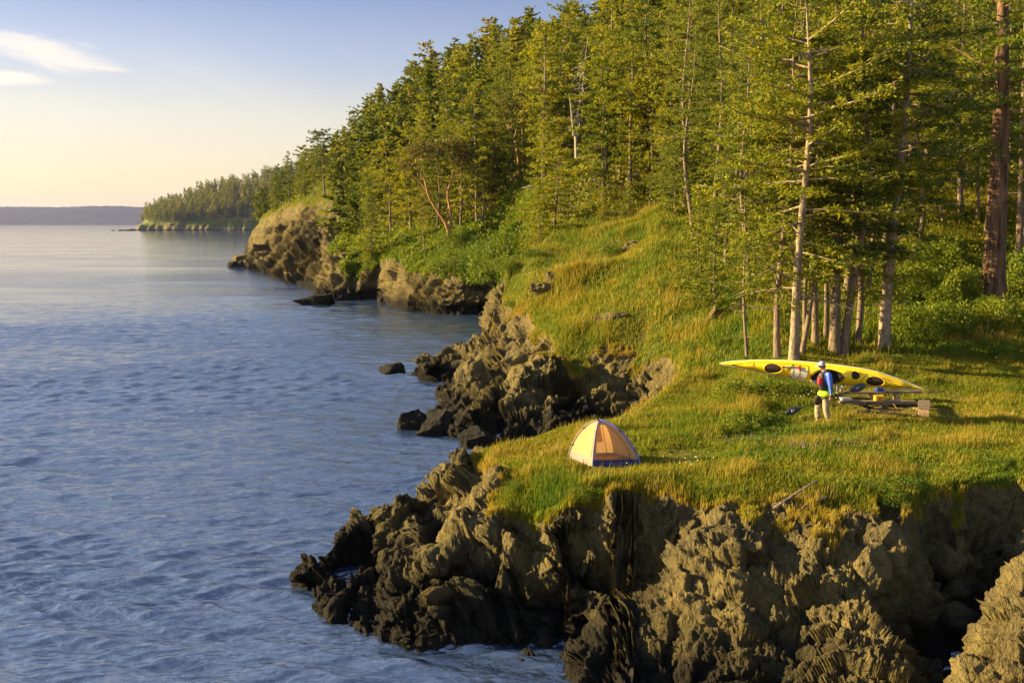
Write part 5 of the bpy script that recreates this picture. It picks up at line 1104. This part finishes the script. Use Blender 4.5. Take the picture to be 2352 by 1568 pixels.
def face(name, A, B, t0, t1, u0, u1, mat, off=0.0, nt_=18, nu=12, sag=.05, shape=None, parent=TE):
    V = []; out = ((ct[A] + ct[B]) / 2 - Vector((ap.x, ap.y, 0))).normalized()
    for i in range(nt_ + 1):
        t = t0 + (t1 - t0) * i / nt_; a, b_ = arc(A, t), arc(B, t)
        lo, hi = (u0, u1) if shape is None else shape(i / nt_)
        for j in range(nu + 1):
            u = lo + (hi - lo) * j / nu; p = a.lerp(b_, u) - out * (sag * math.sin(math.pi * u) * math.sin(math.pi * min(1, t * 1.1)) - off); V.append(p)
    Q = [(i * (nu + 1) + j, i * (nu + 1) + j + 1, (i + 1) * (nu + 1) + j + 1, (i + 1) * (nu + 1) + j) for i in range(nt_) for j in range(nu)]
    return link(name, mesh_np(name, [tuple(v) for v in V], Q, None, None, mat, True), parent)
face("floor_wall", 'N', 'R', 0, .10, 0, 1, FN, .01); face("floor_wall", 'L', 'N', 0, .10, 0, 1, FT); face("floor_wall", 'R', 'B', 0, .085, 0, 1, FN); face("floor_wall", 'B', 'L', 0, .085, 0, 1, FN)
sd_ = face("side_wall", 'L', 'N', .10, .985, 0, 1, FT)
face("side_panel", 'L', 'N', .14, .80, .08, .90, FC, .012, shape=lambda s: (.07 + .16 * s ** 3, .90 - .30 * s ** 4), parent=sd_)
face("back_wall", 'R', 'B', .085, .985, 0, 1, FO); face("back_wall", 'B', 'L', .085, .985, 0, 1, FO)
fr = face("front_wall", 'N', 'R', .085, .985, 0, 1, FM)
face("front_trim", 'N', 'R', .80, .985, 0, 1, FT, .008, parent=fr); face("front_trim", 'N', 'R', .085, .985, 0.0, .06, FT, .008, parent=fr); face("front_trim", 'N', 'R', .085, .985, .93, 1, FT, .008, parent=fr)
face("door_flap", 'N', 'R', .38, .93, .08, .30, FO, -.03, shape=lambda s: (.06, .30 - .02 * s), parent=fr)
zp = [arc('N', t).lerp(arc('R', t), u) - Vector((0, .02, 0)) for t, u in [(.10, .12), (.09, .3), (.09, .6), (.10, .8), (.2, .86), (.4, .84), (.6, .78), (.75, .66), (.82, .5), (.8, .36), (.6, .29), (.38, .30), (.2, .32)]]
tube_obj("zip", [([tuple(p) for p in zp], .007)], plain("brown_zip", (.25, .15, .08), .7), fr, 4)
for k, m in (('N', FG), ('R', plain("violet_sleeve", (.20, .18, .50), .6)), ('L', FT), ('B', FG)):
    pl_ = tube_obj("pole", [([tuple(arc(k, t) + (arc(k, t) - Vector((ap.x, ap.y, .3))).normalized() * .012) for t in np.linspace(0, 1, 22)], np.linspace(.020, .030, 22) if k == 'R' else .017)], m, TE, 7)
    if k in 'RNL': tube_obj("clip", [([tuple(arc(k, t) + Vector((.0, -.03, .01))), tuple(arc(k, t) + (arc(k, t) - ap).normalized() * .05 + Vector((0, -.01, .0)))], .012) for t in (.25, .62)], BLK, pl_, 5)
tube_obj("apex_cap", [([(ap.x - .05, ap.y - .02, ap.z + .012), (ap.x + .05, ap.y, ap.z + .016)], .022)], BLK, TE, 8)
tube_obj("red_tag", [([(-.20, .22, .14), (-.20, .21, .03)], .009)], RED, TE, 5)
bg_ = boulder("sleeping_bag", TX + .42, TY + .5, TZ + .10, .38, .16, .09, 77, "orange-brown sleeping bag lying inside the tent, seen through the mesh", mat=FO, cat="sleeping bag", rz=.2, sub=3)

# ---------------------------------------------------------------- planks, fire pit and gear
def bz(x, y): return ((3300 + x / 4.276) / 1.7415, (1480 + y / 4.276) / 1.7415)
def bp(x, y): p = hit(*bz(x, y)); return p
MB = MPP / 4.276 * 1.03
ax, ay = bp(930, 520); bx2, by2 = bp(915, 612); 
def plank(name, cx, cy, L, W, Tk, z, rz, label, blocks, cat="plank", tilt=0.0):
    g0 = gz(cx, cy); e = empty(name, (cx, cy, g0), rz); tag(e, label, cat)
    box_obj("board", (0, 0, z + Tk / 2), (L, W, Tk), M_WOODG, e, (0, tilt, 0), .008)
    for (x, y, sx, sy, sz) in blocks: box_obj("block", (x, y, sz / 2 - .06), (sx, sy, sz + .10), M_WOODE, e, None, .008)
    return e, g0
ZA = .20; pa, ga = plank("plank_bench", ax, ay + .12, 2.62, .26, .05, ZA, .03, "upper weathered plank on two blocks under the kayak's stern", [(-.20, -.02, .11, .2, ZA - .01), (.56, -.02, .13, .2, ZA - .01)], "bench", -.012)
ZB = .10; pb, gb = plank("timber_beam", bx2, by2 + .14, 2.32, .24, .10, 0.02, .0, "lower grey timber beam lying in the grass behind the fire pit", [(-.9, 0, .12, .2, .02)], "beam")
ex, ey = bp(1895, 840); pc, gc_ = plank("low_bench", ex, ey + .85, .33, 1.45, .05, .20, -.40, "short wide plank bench end-on to the viewer, right of the fire pit", [(0, -.72, .28, .12, .19), (0, .1, .28, .12, .19), (-.22, .15, .16, .10, .10), (-.20, -.70, .18, .10, .08)], "bench")
def cyl(name, x, y, z, prof, mat, label=None, cat=None, parent=None, n=14):
    o = loft(name, [(0, 0, h, r, r) for h, r in prof], mat, parent, n)
    if parent is None: o.location = (x, y, z); tag(o, label, cat)
    return o
def onA(zx): return ax + (zx - 930) * MB, ay + .12, ga + ZA + .05
x, y, z = onA(192); bo = cyl("bottle", x, y, z, [(0, .035), (.005, .038), (.11, .038), (.125, .03)], plain("olive_bottle", (.16, .15, .07), .3), "dark olive bottle with a blue lid at the left end of the upper plank", "bottle"); cyl("lid", 0, 0, 0, [(.125, .034), (.165, .034)], plain("blue_lid", (.06, .15, .5), .4), parent=bo)
x, y, z = onA(272); bo = cyl("bottle", x, y, z, [(0, .03), (.085, .036), (.10, .034)], plain("cream_bottle", (.6, .5, .33), .4), "white-topped bottle right of the dark one on the upper plank", "bottle"); cyl("lid", 0, 0, 0, [(.10, .036), (.13, .037), (.155, .024)], K_W, parent=bo)
x, y, z = onA(236); bo = cyl("jar", x, y - .05, z, [(0, .017), (.06, .017)], plain("cream_jar", (.65, .55, .35), .5), "small cream jar between the two bottles on the upper plank", "jar"); cyl("lid", 0, 0, 0, [(.06, .018), (.075, .018)], K_W, parent=bo)
x, y, z = onA(465); bo = cyl("pot", x, y, z, [(0, .03), (.01, .042), (.045, .045), (.07, .036)], RED, "small round red pot on the upper plank", "pot"); cyl("lid", 0, 0, 0, [(.07, .037), (.078, .03), (.084, .008)], RED, parent=bo)
for k, (zx, lb) in enumerate(((505, "tiny clear cup just right of the red pot"), (572, "tiny clear cup farther right on the upper plank"))): 
    x, y, z = onA(zx); cyl("cup", x, y, z, [(0, .014), (.05, .02), (.055, .02)], plain("pale_cup", (.6, .6, .55), .2), lb, "cup")
x, y, z = onA(950); BB = plain("blue_bag_cloth", (.03, .07, .42), .6, var=.3, scale=12, bump=.5); e = empty("blue_bag", (x, y, z)); tag(e, "blue soft cooler bag on the upper plank", "bag")
loft("bag_body", [(0, 0, 0, .11, .075), (0, 0, .02, .125, .085), (0, 0, .15, .130, .09), (.005, 0, .19, .12, .08), (.01, 0, .21, .09, .05)], BB, e, 20, sup=3.5); tube_obj("strap", [([(.11, -.05, .13), (.17, -.09, .05), (.22, -.14, -.04), (.26, -.17, -.12)], .007), ([(-.11, -.05, .13), (-.02, -.10, .16), (.10, -.05, .15)], .007)], BLK, e, 4)
YB = plain("yellow_box_plastic", (.82, .46, .02), .45, var=.08); x, y, z = bx2 + (950 - 915) * MB, by2 + .14, gb + .12; e = empty("dry_box", (x, y, z)); tag(e, "yellow hard case with ribbed sides on the lower beam", "case")
box_obj("case_body", (0, 0, .055), (.29, .17, .11), YB, e, bev=.018); box_obj("case_lid", (0, 0, .135), (.295, .175, .045), YB, e, bev=.018); box_obj("latch", (-.005, -.092, .055), (.045, .012, .035), BLK, e, bev=.003)
for s_ in (-.09, .09): box_obj("rib", (s_, -.088, .065), (.022, .016, .12), YB, e, bev=.004)
SV = plain("crumpled_foil", (.62, .62, .62), .35, metal=.4, var=.3, scale=18, bump=1.0); x = bx2 + (352 - 915) * MB; e = empty("foil_pan", (x, by2 + .14, gb + .12)); tag(e, "silvery foil pan on the left end of the lower beam", "pan")
loft("pan_body", [(0, 0, 0, .13, .08), (0, 0, .01, .14, .09), (0, 0, .085, .17, .11)], SV, e, 24, sup=5); loft("pan_rim", [(0, 0, .085, .17, .11), (0, 0, .092, .19, .125), (0, 0, .097, .17, .11)], SV, e, 24, sup=5)
# fire pit
FX, FY2 = bp(930, 760); e = empty("fire_pit", (FX, FY2, gz(FX, FY2))); tag(e, "burnt-out campfire with charred wood, ash and an old grate frame", "campfire")
CH = plain("charcoal", (.022, .016, .014), .9, var=.4, scale=14, bump=.6); RU = plain("rusty_iron", (.20, .09, .045), .8, var=.3, scale=10)
rg = np.random.default_rng(8)
loft("ash_bed", [(0, 0, -.05, .70, .38), (0, 0, .045, .66, .35), (.05, 0, .065, .35, .2)], plain("ash", (.09, .075, .07), .95, var=.4, scale=25, bump=.8), e, 28)
bx3 = lambda zx, zy, y: ((zx - 930) * MB, y, (760 - zy) * MB - y * .2)
tube_obj("charred_log", [([bx3(575, 535, .2), bx3(625, 590, .2), bx3(700, 600, .15), bx3(770, 560, .15), bx3(762, 545, .15)], [.012, .04, .055, .035, .008]), ([bx3(640, 590, .15), bx3(760, 640, .1), bx3(850, 650, .1)], [.04, .055, .02]), ([bx3(730, 640, .1), bx3(770, 720, 0), bx3(860, 745, 0)], [.04, .045, .03])], CH, e, 7)
tube_obj("grate_frame", [([bx3(785, 655, .1), bx3(1240, 680, 0)], .022), ([bx3(1222, 578, .25), bx3(1245, 682, 0)], .024), ([bx3(850, 610, .25), bx3(1222, 590, .25)], .015)], RU, e, 4)
for k in range(12):
    a = rg.uniform(0, 6.28); tube_obj("stick", [([(.45 * math.cos(a), .22 * math.sin(a), .06), (.45 * math.cos(a) + rg.normal() * .12, .22 * math.sin(a) + rg.normal() * .08, .09)], .012)], CH, e, 4)
x, y = bp(585, 775); boulder("rock", x, y, gz(x, y) + .05, .22, .16, .12, 401, "smooth grey stone at the left rim of the campfire", rz=.2)
x, y = bp(1060, 700); boulder("rock", x, y + .3, gz(x, y) + .05, .20, .12, .08, 402, "flat pale stone inside the campfire's grate frame", rz=.2)
x, y = bp(2040, 915); T = Tubes()
for k in range(6): p = rg.normal(size=3) * (.08, .05, .03) + (0, 0, .08); d = unit(rg.normal(size=3)) * .11; T.add(np.stack([p - d, p + rg.normal(size=3) * .015, p + d]), [.012, .032, .014], 6)
o = link("driftwood", T.mesh("driftwood", M_WOODE)); o.location = (x, y, gz(x, y) + .03); tag(o, "gnarled tan driftwood root at the near corner of the low bench", "driftwood")
# loose sticks and logs on cliff and slope
def logobj(pts_, r, label, mat=M_DEAD, name="fallen_branch", cat="branch"): 
    o = tube_obj(name, [(pts_, r)], mat, None, 6); return tag(o, label, cat)
logobj([PR(1775, 1170, 19.9), PR(1830, 1132, 20.3), PR(1878, 1103, 20.8)], [.035, .03, .02], "bleached pole lying on the cliff face below the meadow brink", M_BARKP)
logobj([PR(1900, 1140, 20.3), PR(1850, 1160, 20.0), PR(1800, 1195, 19.6)], [.02, .02, .012], "thinner stick crossing just right of the bleached pole on the cliff", M_BARKP)
x, y = PW(1225, 106, 0)[:2]; zz0 = gz(x, y); logobj([(x - 1.3, y, zz0 + .3), (x - .5, y - .2, zz0 + .42), (x + .5, y - .2, zz0 + .5), (x + 1.2, y, zz0 + .62)], [.04, .10, .12, .07], "bright bleached log lying on the green slope left of the snag", name="driftwood_log", cat="log")
x, y = hit(1500, 800); 
logobj([PR(2092, 262, 36.6), PR(2150, 245, 36.0), PR(2175, 228, 35.8), PR(2200, 205, 35.6)], [.055, .045, .03, .015], "pale dead bough sweeping right and up from the leaning fir", M_DEAD)
logobj([PR(2088, 180, 36.6), PR(2145, 155, 36.2)], [.05, .02], "short pale dead bough above the sweeping one on the leaning fir", M_DEAD)
# ---------------------------------------------------------------- evening haze over the strait
bm = bmesh.new(); bmesh.ops.create_cube(bm, size=1.0)
for v in bm.verts: v.co = Vector((-1500 + v.co.x * 25000, 6000 + v.co.y * 14000, 92 + v.co.z * 204))
me = bpy.data.meshes.new("haze"); bm.to_mesh(me); bm.free()
mh = bpy.data.materials.new("haze"); mh.use_nodes = True; nt = mh.node_tree; nt.nodes.clear()
out = nt.nodes.new('ShaderNodeOutputMaterial'); pv = nt.nodes.new('ShaderNodeVolumePrincipled')
pv.inputs['Color'].default_value = (0.45, 0.52, 1.0, 1); pv.inputs['Density'].default_value = 0.000045; pv.inputs['Anisotropy'].default_value = 0.2
sock(nt, pv.outputs[0], out.inputs['Volume']); me.materials.append(mh)
hz = link("haze", me); tag(hz, kind='stuff')
